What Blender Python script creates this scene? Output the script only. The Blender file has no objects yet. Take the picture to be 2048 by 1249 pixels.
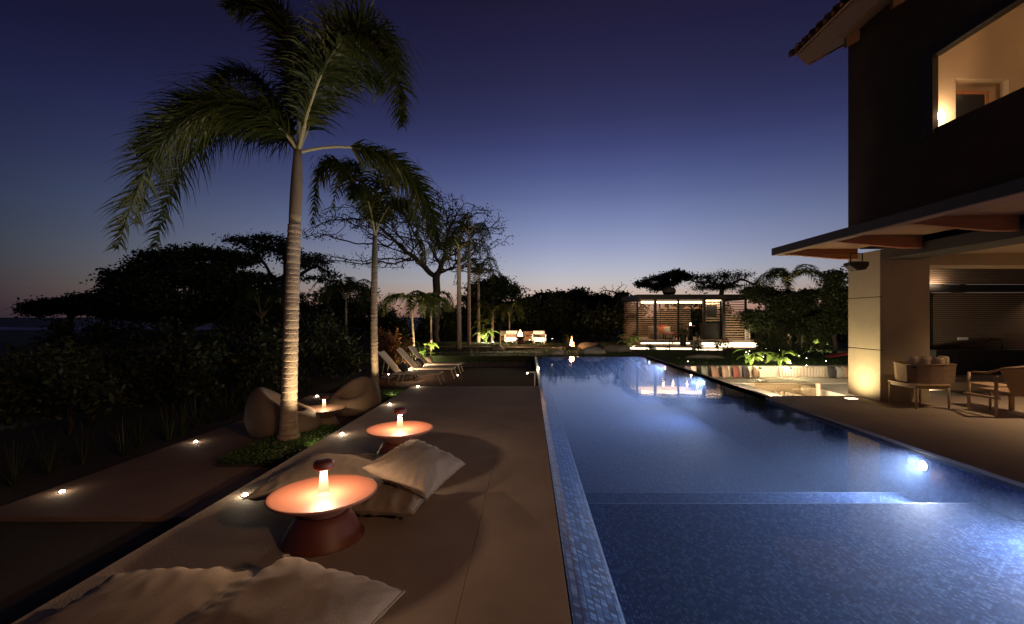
import bpy, math, random
import numpy as np
from mathutils import Vector, Matrix, noise
S = bpy.context.scene
COL = S.collection
PI = math.pi
# ------------------------------------------------------------------ camera
F = 915.0
VX, VY, CH = 1058.0, 634.0, 1.7
cd = bpy.data.cameras.new("camera"); cam = bpy.data.objects.new("camera", cd); COL.objects.link(cam)
cam.location = (0, 0, CH); cam.rotation_euler = (PI/2, 0, 0)
cd.sensor_width = 36; cd.lens = F/2048*36; cd.shift_x = -(VX-1024)/2048; cd.shift_y = (VY-624.5)/2048
cd.clip_start = .05; cd.clip_end = 5000
S.camera = cam
S.view_settings.view_transform = 'Standard'; S.view_settings.look = 'None'
S.view_settings.exposure = 0; S.view_settings.gamma = 1
S.render.engine = 'CYCLES'
S.cycles.use_denoising = True
S.cycles.max_bounces = 6; S.cycles.diffuse_bounces = 3; S.cycles.glossy_bounces = 3
S.cycles.transparent_max_bounces = 12; S.cycles.volume_bounces = 0
S.cycles.sample_clamp_indirect = 3.0; S.cycles.caustics_reflective = False; S.cycles.caustics_refractive = False
# ------------------------------------------------------------------ dusk sky
W = bpy.data.worlds.new("World"); S.world = W; W.use_nodes = True
nt = W.node_tree; N = nt.nodes; L = nt.links
bgn = N['Background']
tc = N.new('ShaderNodeTexCoord'); sx = N.new('ShaderNodeSeparateXYZ'); L.new(tc.outputs['Generated'], sx.inputs[0])
def mth(op, a, b=None, clamp=False, tree=None):
    t = tree or nt
    m = t.nodes.new('ShaderNodeMath'); m.operation = op; m.use_clamp = clamp
    for i, v in enumerate((a, b)):
        if v is None: continue
        if isinstance(v, (int, float)): m.inputs[i].default_value = v
        else: t.links.new(v, m.inputs[i])
    return m.outputs[0]
def lin(c):
    return tuple(((v/255)/12.92 if v/255 < .04045 else ((v/255+.055)/1.055)**2.4) for v in c)+(1,)
def ramp(fac, stops, tree=None, soft=False):
    t = tree or nt
    r = t.nodes.new('ShaderNodeValToRGB'); t.links.new(fac, r.inputs[0])
    r.color_ramp.interpolation = 'EASE' if soft else 'LINEAR'; e = r.color_ramp.elements
    while len(e) < len(stops): e.new(.5)
    for k, (p, c) in enumerate(stops): e[k].position = p; e[k].color = c
    return r.outputs[0]
az = mth('ARCTAN2', sx.outputs[0], sx.outputs[1])           # 0 = along the pool
el = mth('MULTIPLY', mth('ARCSINE', sx.outputs[2]), 180/PI/50, True)
SK_W = [(0, (165,120,105)), (.03, (204,160,140)), (.055, (208,182,168)), (.085, (196,190,192)), (.12, (178,182,200)), (.17, (152,160,194)),
        (.23, (124,136,178)), (.29, (99,110,157)), (.35, (78,88,137)), (.41, (62,68,115)), (.47, (51,54,94)), (.54, (43,43,78)), (.62, (36,34,66)), (.70, (30,27,52)), (1, (18,16,36))]
SK_C = [(0, (34,30,44)), (.03, (38,34,46)), (.07, (42,40,48)), (.13, (44,50,62)), (.20, (40,50,72)), (.29, (34,39,68)),
        (.40, (28,29,60)), (.50, (20,20,46)), (.62, (13,14,36)), (.8, (9,9,28)), (1, (6,6,22))]
warm = ramp(el, [(p, lin(c)) for p, c in SK_W]); cold = ramp(el, [(p, lin(c)) for p, c in SK_C])
d_az = mth('ABSOLUTE', mth('SUBTRACT', az, .16))
glow = mth('POWER', mth('SUBTRACT', 1, mth('MULTIPLY', mth('MAXIMUM', mth('SUBTRACT', d_az, .10), 0), 1/1.0), True), 1.15, True)
mx = N.new('ShaderNodeMix'); mx.data_type = 'RGBA'
L.new(glow, mx.inputs[0]); L.new(cold, mx.inputs[6]); L.new(warm, mx.inputs[7])
sky = N.new('ShaderNodeTexSky'); sky.sky_type = 'NISHITA'; sky.sun_disc = False
sky.sun_elevation = math.radians(-5); sky.sun_rotation = math.radians(9); sky.ozone_density = 6
add = N.new('ShaderNodeMix'); add.data_type = 'RGBA'; add.blend_type = 'ADD'; add.inputs[0].default_value = .05
L.new(mx.outputs[2], add.inputs[6]); L.new(sky.outputs[0], add.inputs[7])
L.new(add.outputs[2], bgn.inputs[0]); bgn.inputs[1].default_value = .97
# ------------------------------------------------------------------ helpers
R = random.Random(7)
def at(px, py, z=0.0):
    D = (CH-z)*F/(py-VY); return Vector(((px-VX)*D/F, D, z))
def atD(px, py, D):
    return Vector(((px-VX)*D/F, D, CH-(py-VY)*D/F))
def tag(o, label=None, cat=None, group=None, kind=None):
    if label: o['label'] = label
    if cat: o['category'] = cat
    if group: o['group'] = group
    if kind: o['kind'] = kind
    return o
def thing(name, label, cat, loc=(0,0,0), rz=0, group=None):
    o = bpy.data.objects.new(name, None); COL.objects.link(o)
    o.location = loc; o.rotation_euler = (0,0,rz); o.empty_display_size = .1
    return tag(o, label, cat, group)
def copy_tree(o, parent=None, loc=None, rz=None, label=None):
    c = o.copy(); COL.objects.link(c)
    if parent: c.parent = parent
    if loc is not None: c.location = loc
    if rz is not None: c.rotation_euler = (0,0,rz)
    if label: c['label'] = label
    for ch in list(o.children): copy_tree(ch, c)
    return c
class MB:
    def __init__(s): s.v = []; s.f = []; s.mi = []; s.m = 0
    def add(s, vs, fs):
        b = len(s.v); s.v.extend([tuple(v) for v in vs]); s.f.extend([tuple(i+b for i in f) for f in fs]); s.mi.extend([s.m]*len(fs)); return s
    def box(s, x0, x1, y0, y1, z0, z1):
        return s.add([(x0,y0,z0),(x1,y0,z0),(x1,y1,z0),(x0,y1,z0),(x0,y0,z1),(x1,y0,z1),(x1,y1,z1),(x0,y1,z1)],
            [(0,3,2,1),(4,5,6,7),(0,1,5,4),(1,2,6,5),(2,3,7,6),(3,0,4,7)])
    def prism(s, poly, z0, z1):
        n = len(poly); a = sum(poly[i][0]*poly[(i+1)%n][1]-poly[(i+1)%n][0]*poly[i][1] for i in range(n))
        if a < 0: poly = poly[::-1]
        return s.add([(p[0],p[1],z0) for p in poly]+[(p[0],p[1],z1) for p in poly],
            [tuple(range(n-1,-1,-1)), tuple(range(n,2*n))]+[(i,(i+1)%n,n+(i+1)%n,n+i) for i in range(n)])
    def prism_y(s, poly, y0, y1):      # poly in (x,z)
        n = len(poly); a = sum(poly[i][0]*poly[(i+1)%n][1]-poly[(i+1)%n][0]*poly[i][1] for i in range(n))
        if a < 0: poly = poly[::-1]
        return s.add([(p[0],y0,p[1]) for p in poly]+[(p[0],y1,p[1]) for p in poly],
            [tuple(range(n)), tuple(range(2*n-1,n-1,-1))]+[((i+1)%n,i,n+i,n+(i+1)%n) for i in range(n)])
    def tube(s, pts, rad, n=8, cap=True):
        pts = [Vector(p) for p in pts]; k = len(pts)
        if not hasattr(rad, '__len__'): rad = [rad]*k
        up = Vector((.31,.17,.93)); vs = []
        for i, p in enumerate(pts):
            t = (pts[min(i+1,k-1)]-pts[max(i-1,0)]).normalized()
            if abs(t.dot(up)) > .98: up = Vector((1,0,.1))
            a = t.cross(up).normalized(); b = a.cross(t)
            up = b
            for j in range(n):
                th = 2*PI*j/n; vs.append(p+(a*math.cos(th)+b*math.sin(th))*rad[i])
        fs = [(i*n+j, i*n+(j+1)%n, (i+1)*n+(j+1)%n, (i+1)*n+j) for i in range(k-1) for j in range(n)]
        if cap: fs += [tuple(range(n-1,-1,-1)), tuple(range((k-1)*n, k*n))]
        return s.add(vs, fs)
    def lathe(s, prof, c=(0,0,0), n=32, cap=True):
        vs = []
        for r, z in prof:
            for j in range(n):
                th = 2*PI*j/n; vs.append((c[0]+r*math.cos(th), c[1]+r*math.sin(th), c[2]+z))
        k = len(prof)
        fs = [(i*n+j, i*n+(j+1)%n, (i+1)*n+(j+1)%n, (i+1)*n+j) for i in range(k-1) for j in range(n)]
        if cap: fs += [tuple(range(n-1,-1,-1)), tuple(range((k-1)*n, k*n))]
        return s.add(vs, fs)
    def build(s, name, mat, parent=None, smooth=False, bevel=0, angle=None):
        me = bpy.data.meshes.new(name)
        off = Vector(parent.location) if parent is not None else Vector((0,0,0))
        if parent is not None and parent.parent is not None: off = off+Vector(parent.parent.location)
        me.from_pydata([(v[0]-off.x, v[1]-off.y, v[2]-off.z) for v in s.v], [], s.f)
        for m in (mat if isinstance(mat, (list,tuple)) else [mat]): me.materials.append(m)
        if any(s.mi): me.polygons.foreach_set('material_index', s.mi)
        if smooth: me.polygons.foreach_set('use_smooth', [True]*len(s.f))
        me.update()
        o = bpy.data.objects.new(name, me); COL.objects.link(o)
        if parent is not None: o.parent = parent
        if angle:
            try: me.set_sharp_from_angle(angle=math.radians(angle))
            except Exception: pass
        if bevel:
            b = o.modifiers.new('bevel','BEVEL'); b.width = bevel; b.segments = 2; b.limit_method = 'ANGLE'
        return o
# ------------------------------------------------------------------ materials
def mat(name, col, rough=.6, col2=None, scale=6., bump=0., bscale=None, metal=0., spec=.5, detail=6, stretch=(1,1,1), coat=0, fine=0.):
    m = bpy.data.materials.new(name); m.use_nodes = True; t = m.node_tree; b = t.nodes['Principled BSDF']
    b.inputs['Roughness'].default_value = rough; b.inputs['Metallic'].default_value = metal
    b.inputs['Specular IOR Level'].default_value = spec; b.inputs['Coat Weight'].default_value = coat
    c = t.nodes.new('ShaderNodeTexCoord'); mp = t.nodes.new('ShaderNodeMapping'); mp.inputs[3].default_value = stretch
    g = t.nodes.new('ShaderNodeNewGeometry'); t.links.new(c.outputs['Object'], mp.inputs[0])
    n = t.nodes.new('ShaderNodeTexNoise'); n.inputs['Scale'].default_value = scale; n.inputs['Detail'].default_value = detail; n.inputs['Roughness'].default_value = .62
    t.links.new(mp.outputs[0], n.inputs[0])
    col2 = col2 or tuple(v*.75 for v in col)
    r = ramp(n.outputs[0], [(.3, tuple(col2)+(1,)), (.7, tuple(col)+(1,))], t)
    if fine:
        n3 = t.nodes.new('ShaderNodeTexNoise'); n3.inputs['Scale'].default_value = 160; n3.inputs['Detail'].default_value = 2
        t.links.new(c.outputs['Object'], n3.inputs[0])
        f = t.nodes.new('ShaderNodeMix'); f.data_type = 'RGBA'; f.blend_type = 'MULTIPLY'; f.inputs[0].default_value = 1
        t.links.new(r, f.inputs[6])
        g2 = ramp(n3.outputs[0], [(.35, (1-fine,)*3+(1,)), (.65, (1,1,1,1))], t); t.links.new(g2, f.inputs[7]); r = f.outputs[2]
    t.links.new(r, b.inputs['Base Color'])
    if bump:
        n2 = t.nodes.new('ShaderNodeTexNoise'); n2.inputs['Scale'].default_value = bscale or scale*4; n2.inputs['Detail'].default_value = 6
        t.links.new(mp.outputs[0], n2.inputs[0])
        bp = t.nodes.new('ShaderNodeBump'); bp.inputs['Strength'].default_value = bump; bp.inputs['Distance'].default_value = .02
        t.links.new(n2.outputs[0], bp.inputs['Height']); t.links.new(bp.outputs[0], b.inputs['Normal'])
    return m
def emis(name, col, st, base=(.8,.8,.8)):
    m = bpy.data.materials.new(name); m.use_nodes = True; b = m.node_tree.nodes['Principled BSDF']
    b.inputs['Base Color'].default_value = (*base,1); b.inputs['Emission Color'].default_value = (*col,1); b.inputs['Emission Strength'].default_value = st
    return m
def leafmat(name, a, b2, trans=.25, rough=.45):
    m = bpy.data.materials.new(name); m.use_nodes = True; t = m.node_tree; b = t.nodes['Principled BSDF']
    c = t.nodes.new('ShaderNodeTexCoord'); n = t.nodes.new('ShaderNodeTexNoise'); n.inputs['Scale'].default_value = 3.5; n.inputs['Detail'].default_value = 3
    t.links.new(c.outputs['Object'], n.inputs[0])
    g = t.nodes.new('ShaderNodeNewGeometry'); mm = mth('ADD', mth('MULTIPLY', n.outputs[0], .6, tree=t), mth('MULTIPLY', g.outputs['Random Per Island'], .4, tree=t), tree=t)
    r = ramp(mm, [(.3, (*a,1)), (.7, (*b2,1))], t); t.links.new(r, b.inputs['Base Color'])
    b.inputs['Roughness'].default_value = rough; b.inputs['Specular IOR Level'].default_value = .3
    tr = t.nodes.new('ShaderNodeBsdfTranslucent'); t.links.new(r, tr.inputs[0]); mix = t.nodes.new('ShaderNodeMixShader'); mix.inputs[0].default_value = trans
    t.links.new(b.outputs[0], mix.inputs[1]); t.links.new(tr.outputs[0], mix.inputs[2]); t.links.new(mix.outputs[0], t.nodes['Material Output'].inputs[0])
    return m
M = {}
M['concrete'] = mat('deck_concrete', (.39,.32,.25), .78, (.27,.215,.165), 1.1, .35, 70, fine=.3, detail=9)
M['coping'] = mat('terrace_stone', (.40,.32,.24), .72, (.31,.245,.185), 1.1, .2, 50, fine=.2)
M['path'] = mat('path_concrete', (.22,.145,.105), .85, (.16,.10,.075), 1.2, .3, 40, fine=.2)
M['soil'] = mat('garden_soil', (.035,.028,.02), .95, (.018,.014,.01), 3, .8, 30)
M['ground'] = mat('dry_ground', (.05,.042,.03), .95, (.03,.026,.018), .6, .6, 9)
M['lawn'] = mat('lawn_turf', (.05,.065,.025), .95, (.025,.035,.012), 1.3, .8, 60)
M['pier'] = mat('pier_concrete', (.50,.42,.29), .8, (.42,.35,.24), 1.7, .25, 45, fine=.14)
M['wall'] = mat('house_plaster', (.055,.043,.035), .92, (.036,.028,.023), 1.2, .5, 60, detail=9, spec=.15)
M['inwall'] = mat('balcony_plaster', (.60,.47,.32), .85, (.54,.42,.285), 1.2, .1, 30)
M['metal_dark'] = mat('dark_metal', (.016,.013,.011), .55, (.012,.010,.009), 4, 0, metal=.2, spec=.3)
M['fascia'] = mat('fascia_metal', (.035,.028,.025), .6, (.028,.023,.02), 3, .05)
M['wood'] = mat('cedar_beam', (.42,.17,.065), .55, (.28,.10,.035), 5, .2, 20, stretch=(1,1,9))
M['woodx'] = mat('cedar_soffit', (.36,.21,.115), .6, (.26,.14,.075), 4, .2, 20, stretch=(1,9,1))
M['eave'] = mat('dark_eave_wood', (.17,.105,.06), .65, (.12,.07,.04), 4, .2, 20, stretch=(1,9,1))
M['wooddeck'] = mat('deck_planks', (.075,.034,.02), .9, (.045,.02,.012), 5, .3, 24, spec=.08, stretch=(1,12,1))
M['soffit'] = mat('ceiling_plaster', (.50,.40,.29), .85, (.46,.37,.26), 1, .05)
M['tile'] = mat('clay_tile', (.16,.07,.035), .8, (.08,.04,.025), 5, .4)
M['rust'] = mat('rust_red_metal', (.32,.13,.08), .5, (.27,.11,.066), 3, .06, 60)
M['rust_shaded'] = mat('shaded_rust_metal', (.12,.032,.02), .5, (.10,.027,.016), 3, .06, 60)  # darker copy of the rust; shade under the table top put into colour
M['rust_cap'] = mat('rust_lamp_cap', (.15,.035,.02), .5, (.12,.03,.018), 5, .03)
M['linen'] = mat('cushion_linen', (.34,.27,.20), .92, (.28,.225,.165), 4, .12, 240, fine=.3)
M['shell'] = mat('chair_shell', (.16,.115,.08), .75, (.12,.085,.06), 3, .3, 70)
M['bark'] = mat('palm_bark', (.37,.29,.20), .88, (.22,.165,.11), 5, .7, 26, stretch=(1,1,3))
M['shaft'] = mat('palm_crownshaft', (.22,.165,.095), .6, (.15,.115,.07), 3, .15, stretch=(5,5,1))
M['tbark'] = mat('tree_bark', (.05,.038,.028), .9, (.03,.022,.016), 4, .7, 14)
M['petiole'] = mat('palm_petiole', (.34,.30,.16), .55, (.26,.24,.11), 4, .05)
M['frond'] = leafmat('palm_leaf', (.018,.027,.006), (.068,.078,.016), .22)
M['leaf'] = leafmat('tree_leaf', (.022,.032,.012), (.045,.055,.02), .15)
M['shrub'] = leafmat('shrub_leaf', (.018,.028,.009), (.062,.068,.02), .2)
M['red'] = leafmat('croton_leaf', (.10,.10,.02), (.32,.09,.03), .2)
M['lime'] = leafmat('bright_leaf', (.16,.26,.05), (.30,.42,.10), .3)
M['turf'] = leafmat('ground_cover', (.04,.08,.02), (.10,.16,.04), .2)
M['sling'] = mat('lounger_sling', (.46,.40,.33), .85, (.40,.35,.28), 9, .15, 120)
M['white'] = mat('white_frame', (.62,.56,.48), .5, (.55,.5,.43), 4)
M['charcoal'] = mat('charcoal_fabric', (.045,.04,.038), .9, (.03,.027,.025), 8, .2, 60)
M['teak'] = mat('teak_wood', (.50,.35,.21), .55, (.40,.27,.155), 5, .12, 18, stretch=(9,1,1))
M['wicker'] = mat('wicker_weave', (.40,.27,.17), .8, (.26,.17,.10), 8, 1.0, 40, stretch=(1,1,5))
M['towel'] = mat('towel_cotton', (.55,.45,.33), .95, (.48,.39,.28), 12, .5, 90)
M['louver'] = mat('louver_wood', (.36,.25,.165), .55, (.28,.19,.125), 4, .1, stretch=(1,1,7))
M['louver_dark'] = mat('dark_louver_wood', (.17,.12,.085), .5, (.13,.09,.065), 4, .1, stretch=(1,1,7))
M['boulder'] = mat('garden_stone', (.26,.22,.17), .9, (.15,.125,.10), 2.5, .8, 9)
M['stonewall'] = mat('bench_stone', (.42,.36,.28), .8, (.34,.29,.22), 2, .2, 40)
M['black'] = mat('black_cabinet', (.012,.011,.011), .5, (.010,.009,.009), 3, spec=.2)
M['seaw'] = mat('sea_water', (.010,.012,.03), .6, (.007,.008,.02), .02, .3, .3, spec=.15)
M['surf'] = mat('surf_foam', (.55,.58,.75), .9, (.4,.42,.6), .05)
M['beige_up'] = mat('bench_upholstery', (.34,.29,.22), .9, (.30,.255,.19), 6, .2, 60)
M['flame'] = emis('flame_glow', (1,.36,.10), 14)
M['spark'] = emis('lamp_lens', (1,.82,.58), 60)
M['spark_far'] = emis('small_lamp_lens', (1,.86,.66), 14)
M['strip'] = emis('led_strip', (1,.80,.55), 3.2)
M['candle'] = emis('lantern_glow', (1,.66,.38), 5)
# glass
def glassm(name, tint, fr=1.0):
    m = bpy.data.materials.new(name); m.use_nodes = True; t = m.node_tree; t.nodes.remove(t.nodes['Principled BSDF'])
    tr = t.nodes.new('ShaderNodeBsdfTransparent'); tr.inputs[0].default_value = (*tint,1)
    gl = t.nodes.new('ShaderNodeBsdfGlossy'); gl.inputs[1].default_value = .03
    f = t.nodes.new('ShaderNodeLayerWeight'); f.inputs[0].default_value = .18; fo = mth('POWER', f.outputs[1], 3, tree=t)
    mi = t.nodes.new('ShaderNodeMixShader'); t.links.new(fo, mi.inputs[0]); t.links.new(tr.outputs[0], mi.inputs[1]); t.links.new(gl.outputs[0], mi.inputs[2])
    t.links.new(mi.outputs[0], t.nodes['Material Output'].inputs[0]); return m
M['glass'] = glassm('clear_glass', (.90,.88,.84)); M['darkglass'] = mat('window_glass', (.02,.022,.028), .08, (.018,.02,.026), 1)
# mosaic of small blue tiles
def mosaic(name, tw, th, rough, coat, cols):
    m = bpy.data.materials.new(name); m.use_nodes = True; t = m.node_tree; b = t.nodes['Principled BSDF']
    g = t.nodes.new('ShaderNodeNewGeometry'); s = t.nodes.new('ShaderNodeSeparateXYZ'); t.links.new(g.outputs['Position'], s.inputs[0])
    # unroll: u runs across (x, plus height on upright walls), v runs along the pool
    u = mth('ADD', s.outputs[0], s.outputs[2], tree=t)
    row = mth('FLOOR', mth('DIVIDE', u, tw, tree=t), tree=t)
    vv = mth('ADD', mth('DIVIDE', s.outputs[1], th, tree=t), mth('MULTIPLY', row, .37, tree=t), tree=t)
    colm = mth('FLOOR', vv, tree=t)
    cb = t.nodes.new('ShaderNodeCombineXYZ'); t.links.new(row, cb.inputs[0]); t.links.new(colm, cb.inputs[1])
    wn = t.nodes.new('ShaderNodeTexWhiteNoise'); wn.noise_dimensions = '2D'; t.links.new(cb.outputs[0], wn.inputs[0])
    c = ramp(wn.outputs[0], cols, t)
    fu = mth('FRACT', mth('DIVIDE', u, tw, tree=t), tree=t); fv = mth('FRACT', vv, tree=t)
    gu = mth('MULTIPLY', mth('GREATER_THAN', fu, .2, tree=t), mth('GREATER_THAN', fv, .12, tree=t), tree=t)
    mi = t.nodes.new('ShaderNodeMix'); mi.data_type = 'RGBA'; t.links.new(gu, mi.inputs[0]); mi.inputs[6].default_value = (.008,.014,.045,1); t.links.new(c, mi.inputs[7])
    t.links.new(mi.outputs[2], b.inputs['Base Color']); b.inputs['Roughness'].default_value = rough; b.inputs['Coat Weight'].default_value = coat; b.inputs['Coat Roughness'].default_value = .08
    bp = t.nodes.new('ShaderNodeBump'); bp.inputs['Strength'].default_value = .35; bp.inputs['Distance'].default_value = .004
    t.links.new(mth('ADD', gu, mth('MULTIPLY', wn.outputs[0], .6, tree=t), tree=t), bp.inputs['Height']); t.links.new(bp.outputs[0], b.inputs['Normal'])
    return m
M['mosaic'] = mosaic('blue_mosaic', .026, .032, .75, 0, [(0, (.014,.027,.10,1)), (.3, (.03,.058,.18,1)), (.7, (.058,.11,.27,1)), (1, (.14,.21,.38,1))]); M['mosaic'].node_tree.nodes['Principled BSDF'].inputs['Specular IOR Level'].default_value = .1
M['mosaic_wet'] = mosaic('wet_blue_mosaic', .026, .032, .3, .6, [(0, (.006,.018,.08,1)), (.3, (.025,.06,.20,1)), (.7, (.06,.13,.33,1)), (1, (.2,.32,.55,1))])
# water: clear body, mirror at grazing angles, faint blue scatter
def waterm():
    m = bpy.data.materials.new('pool_water'); m.use_nodes = True; t = m.node_tree; t.nodes.remove(t.nodes['Principled BSDF'])
    tr = t.nodes.new('ShaderNodeBsdfTransparent'); tr.inputs[0].default_value = (.93,.96,1,1)
    gl = t.nodes.new('ShaderNodeBsdfGlossy'); gl.inputs[1].default_value = .045
    c = t.nodes.new('ShaderNodeTexCoord'); n = t.nodes.new('ShaderNodeTexNoise'); n.inputs['Scale'].default_value = 1.6; n.inputs['Detail'].default_value = 2
    t.links.new(c.outputs['Object'], n.inputs[0]); bp = t.nodes.new('ShaderNodeBump'); bp.inputs['Strength'].default_value = .05; bp.inputs['Distance'].default_value = .05
    t.links.new(n.outputs[0], bp.inputs['Height']); t.links.new(bp.outputs[0], gl.inputs['Normal'])
    f = t.nodes.new('ShaderNodeFresnel'); f.inputs[0].default_value = 1.33
    mi = t.nodes.new('ShaderNodeMixShader'); t.links.new(f.outputs[0], mi.inputs[0]); t.links.new(tr.outputs[0], mi.inputs[1]); t.links.new(gl.outputs[0], mi.inputs[2])
    t.links.new(mi.outputs[0], t.nodes['Material Output'].inputs[0])
    v = t.nodes.new('ShaderNodeVolumePrincipled'); v.inputs['Color'].default_value = (.42,.58,.96,1); v.inputs['Density'].default_value = .08; v.inputs['Anisotropy'].default_value = .2
    t.links.new(v.outputs[0], t.nodes['Material Output'].inputs[1]); return m
M['water'] = waterm()
def lamp(kind, name, loc, energy, col, parent=None, size=.02, rot=None, target=None, spot=None, blend=.5, spread=None):
    ld = bpy.data.lights.new(name, kind); ld.energy = energy; ld.color = col
    if kind == 'AREA':
        if hasattr(size, '__len__'): ld.shape = 'RECTANGLE'; ld.size, ld.size_y = size
        else: ld.shape = 'DISK'; ld.size = size
        if spread: ld.spread = math.radians(spread)
    else: ld.shadow_soft_size = size
    if spot: ld.spot_size = math.radians(spot); ld.spot_blend = blend
    o = bpy.data.objects.new(name, ld); COL.objects.link(o); loc = Vector(loc)
    if parent is not None: o.parent = parent; o.location = loc-Vector(parent.location)
    else: o.location = loc
    if target is not None: o.rotation_euler = (Vector(target)-loc).to_track_quat('-Z','Y').to_euler()
    elif rot: o.rotation_euler = rot
    return o
WARM = (1,.66,.38); WHITE = (1,.80,.56); BLUE = (.62,.74,1)
ORD = ['nearest','second','third','fourth','fifth','sixth','seventh','eighth','ninth','tenth','eleventh','twelfth','thirteenth','fourteenth','fifteenth','sixteenth','seventeenth','eighteenth','nineteenth','twentieth']
# ------------------------------------------------------------------ setting
ZL = -.40; ZW = -.06
def struct(name, mb, m, **k):
    o = mb.build(name, m, **k); o['kind'] = 'structure'; return o
# low garden ground, left open where the pool, terrace and sunken lounge go down
g = MB()
for x0, x1, y0, y1 in ((-160,.2,-30,75), (16,160,-30,75), (.2,16,20.2,75), (.2,16,-30,-8)):
    g.add([(x0,y0,-.45),(x1,y0,-.45),(x1,y1,-.45),(x0,y1,-.45)], [(0,1,2,3)])
g.add([(-160,75,-.45),(160,75,-.45),(160,75,-5.2),(-160,75,-5.2)], [(0,1,2,3)])
g.add([(-160,-30,-.45),(-160,75,-.45),(-160,75,-5.2),(-160,-30,-5.2)], [(0,1,2,3)])
struct('ground', g, M['ground'])
g = MB(); g.add([(-4000,-60,-5),(4000,-60,-5),(4000,4500,-5),(-4000,4500,-5)], [(0,1,2,3)]); struct('sea', g, M['seaw'])
g = MB()
pa = [(-600+i*12, 262+4*math.sin(i*.9)+3*math.sin(i*2.3)) for i in range(50)]
for i in range(49):
    a, b = pa[i], pa[i+1]; w1 = 26+7*math.sin(i*.7); w2 = 26+7*math.sin((i+1)*.7)
    g.add([(a[0],a[1]-w1,-4.9),(b[0],b[1]-w2,-4.9),(b[0],b[1]+w2,-4.9),(a[0],a[1]+w1,-4.9)], [(0,1,2,3)])
struct('surf_line', g, M['surf'])
# concrete pool deck on the left (slabs with open joints)
g = MB()
for x0, x1 in ((-2.87,-.4115), (-.409,.235)):
    g.box(x0, x1, -5, 11.2, -.75, 0)
struct('pool_deck', g, M['concrete'], bevel=.0025)
g = MB(); g.box(-5.85,-2.95,4.8,6.4,-.7,ZL); g.box(-5.85,-4.42,6.404,8.55,-.7,ZL); g.box(-5.85,-2.95,8.554,10.88,-.7,ZL); g.box(-5.85,-4.72,10.884,12.6,-.7,ZL); struct('garden_path', g, M['path'], bevel=.006)
g = MB()
x = -5.2
for k in range(60):
    g.box(-5.6, .13, 12.62+k*.14, 12.62+k*.14+.134, -.6, ZL+.002)
struct('timber_deck', g, M['wooddeck'])
# pool basin
g = MB()
X0, X1, YE = .585, 5.10, 19.9; ZC = -.17
def q(*p): g.add(p, [(0,1,2,3)] if len(p) == 4 else [tuple(range(len(p)))])
YS0, YS1 = 5.2, 6.3
q((X0,-6,-.42),(X1,-6,-.42),(X1,YS0,-.42),(X0,YS0,-.42))
q((X0,YS0,-.42),(X1,YS0,-.42),(X1,YS0,-.72),(X0,YS0,-.72))
q((X0,YS0,-.72),(X1,YS0,-.72),(X1,YS1,-.72),(X0,YS1,-.72))
q((X0,YS1,-.72),(X1,YS1,-.72),(X1,YS1,-1.35),(X0,YS1,-1.35))
q((X0,YS1,-1.35),(X1,YS1,-1.35),(X1,YE,-1.35),(X0,YE,-1.35))
q((X1,-6,-1.4),(X1,-6,-.10),(X1,YE,-.10),(X1,YE,-1.4))
g.m = 1; q((X1,-6,-.10),(X1,-6,-.012),(X1,YE,-.012),(X1,YE,-.10)); g.m = 0  # dark band above the water; coping shade put into the colour
q((X0,YE,-1.4),(X1,YE,-1.4),(X1,YE,ZW-.004),(X0,YE,ZW-.004))
q((X0,-6,-1.4),(X0,YE,-1.4),(X0,YE,ZC-.02),(X0,-6,ZC-.02))
g.m = 2
for (ys, zs) in ((YS0,-.42),(YS1,-.72)): g.box(X0,X1,ys-.014,ys+.004,zs-.012,zs+.003)
g.m = 0
struct('pool_basin', g, [M['mosaic'], mat('shaded_waterline', (.022,.02,.024), .6, (.015,.014,.018), 4), mat('step_nosing_tile', (.16,.21,.34), .6, (.11,.15,.27), 40)])
g = MB()
g.add([(X0-.008,-6,ZC),(X0-.008,YE+.12,ZC),(.248,YE+.12,-.02),(.248,-6,-.02)], [(0,1,2,3)])
g.m = 1; g.add([(X0-.008,-6,ZC),(X0-.008,YE+.12,ZC),(X0+.006,YE+.12,ZC-.005),(X0+.006,-6,ZC-.005),(X0+.006,YE+.12,ZC-.03),(X0+.006,-6,ZC-.03)], [(3,2,1,0),(5,4,2,3)]); g.m = 0
g.add([(.248,-6,-.02),(.248,YE+.12,-.02),(.248,YE+.12,-1.5),(.248,-6,-1.5)], [(0,1,2,3)])
g.add([(.248,YE+.12,-1.5),(.248,YE+.12,-.02),(X0,YE+.12,ZC),(X0,YE+.12,-1.5)], [(0,1,2,3)])
g.box(X0+.013, X1+.02, YE+.005, YE+.12, -1.4, ZW+.004)
struct('pool_edge', g, [M['mosaic_wet'], mat('edge_trim_tile', (.34,.42,.58), .5, (.22,.30,.48), 40)])
g = MB(); g.box(.26, X1+.03, -5.9, YE+.003, -1.5, ZW); struct('pool_water', g, M['water'])
# right terrace and its stone coping; rounded far corner
cor = [(5.05,-6),(5.05,9.55)]+[(5.05+.3*(1-math.cos(a)), 9.55+.3*math.sin(a)) for a in (0.4,.8,1.2,PI/2)]+[(16,9.85),(16,-6)]
g = MB(); g.prism(cor, -.05, 0); struct('terrace', g, M['coping'], bevel=.006)
g = MB(); g.box(5.16,16,-6,9.8,-1.45,-.104); struct('terrace_base', g, M['stonewall'])
# sunken lounge
g = MB(); g.box(5.16,16,9.81,16.0,-1.2,-.80); struct('lounge_floor', g, M['coping'])
# raised lawn beyond the pool and the bed behind the bench
g = MB(); g.prism([(-9,20.3),(5.1,20.3),(5.1,16.05),(22,16.05),(60,16.05),(60,60),(-30,60),(-14,26)], -.43, -.03)
struct('lawn', g, M['lawn'])
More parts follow.
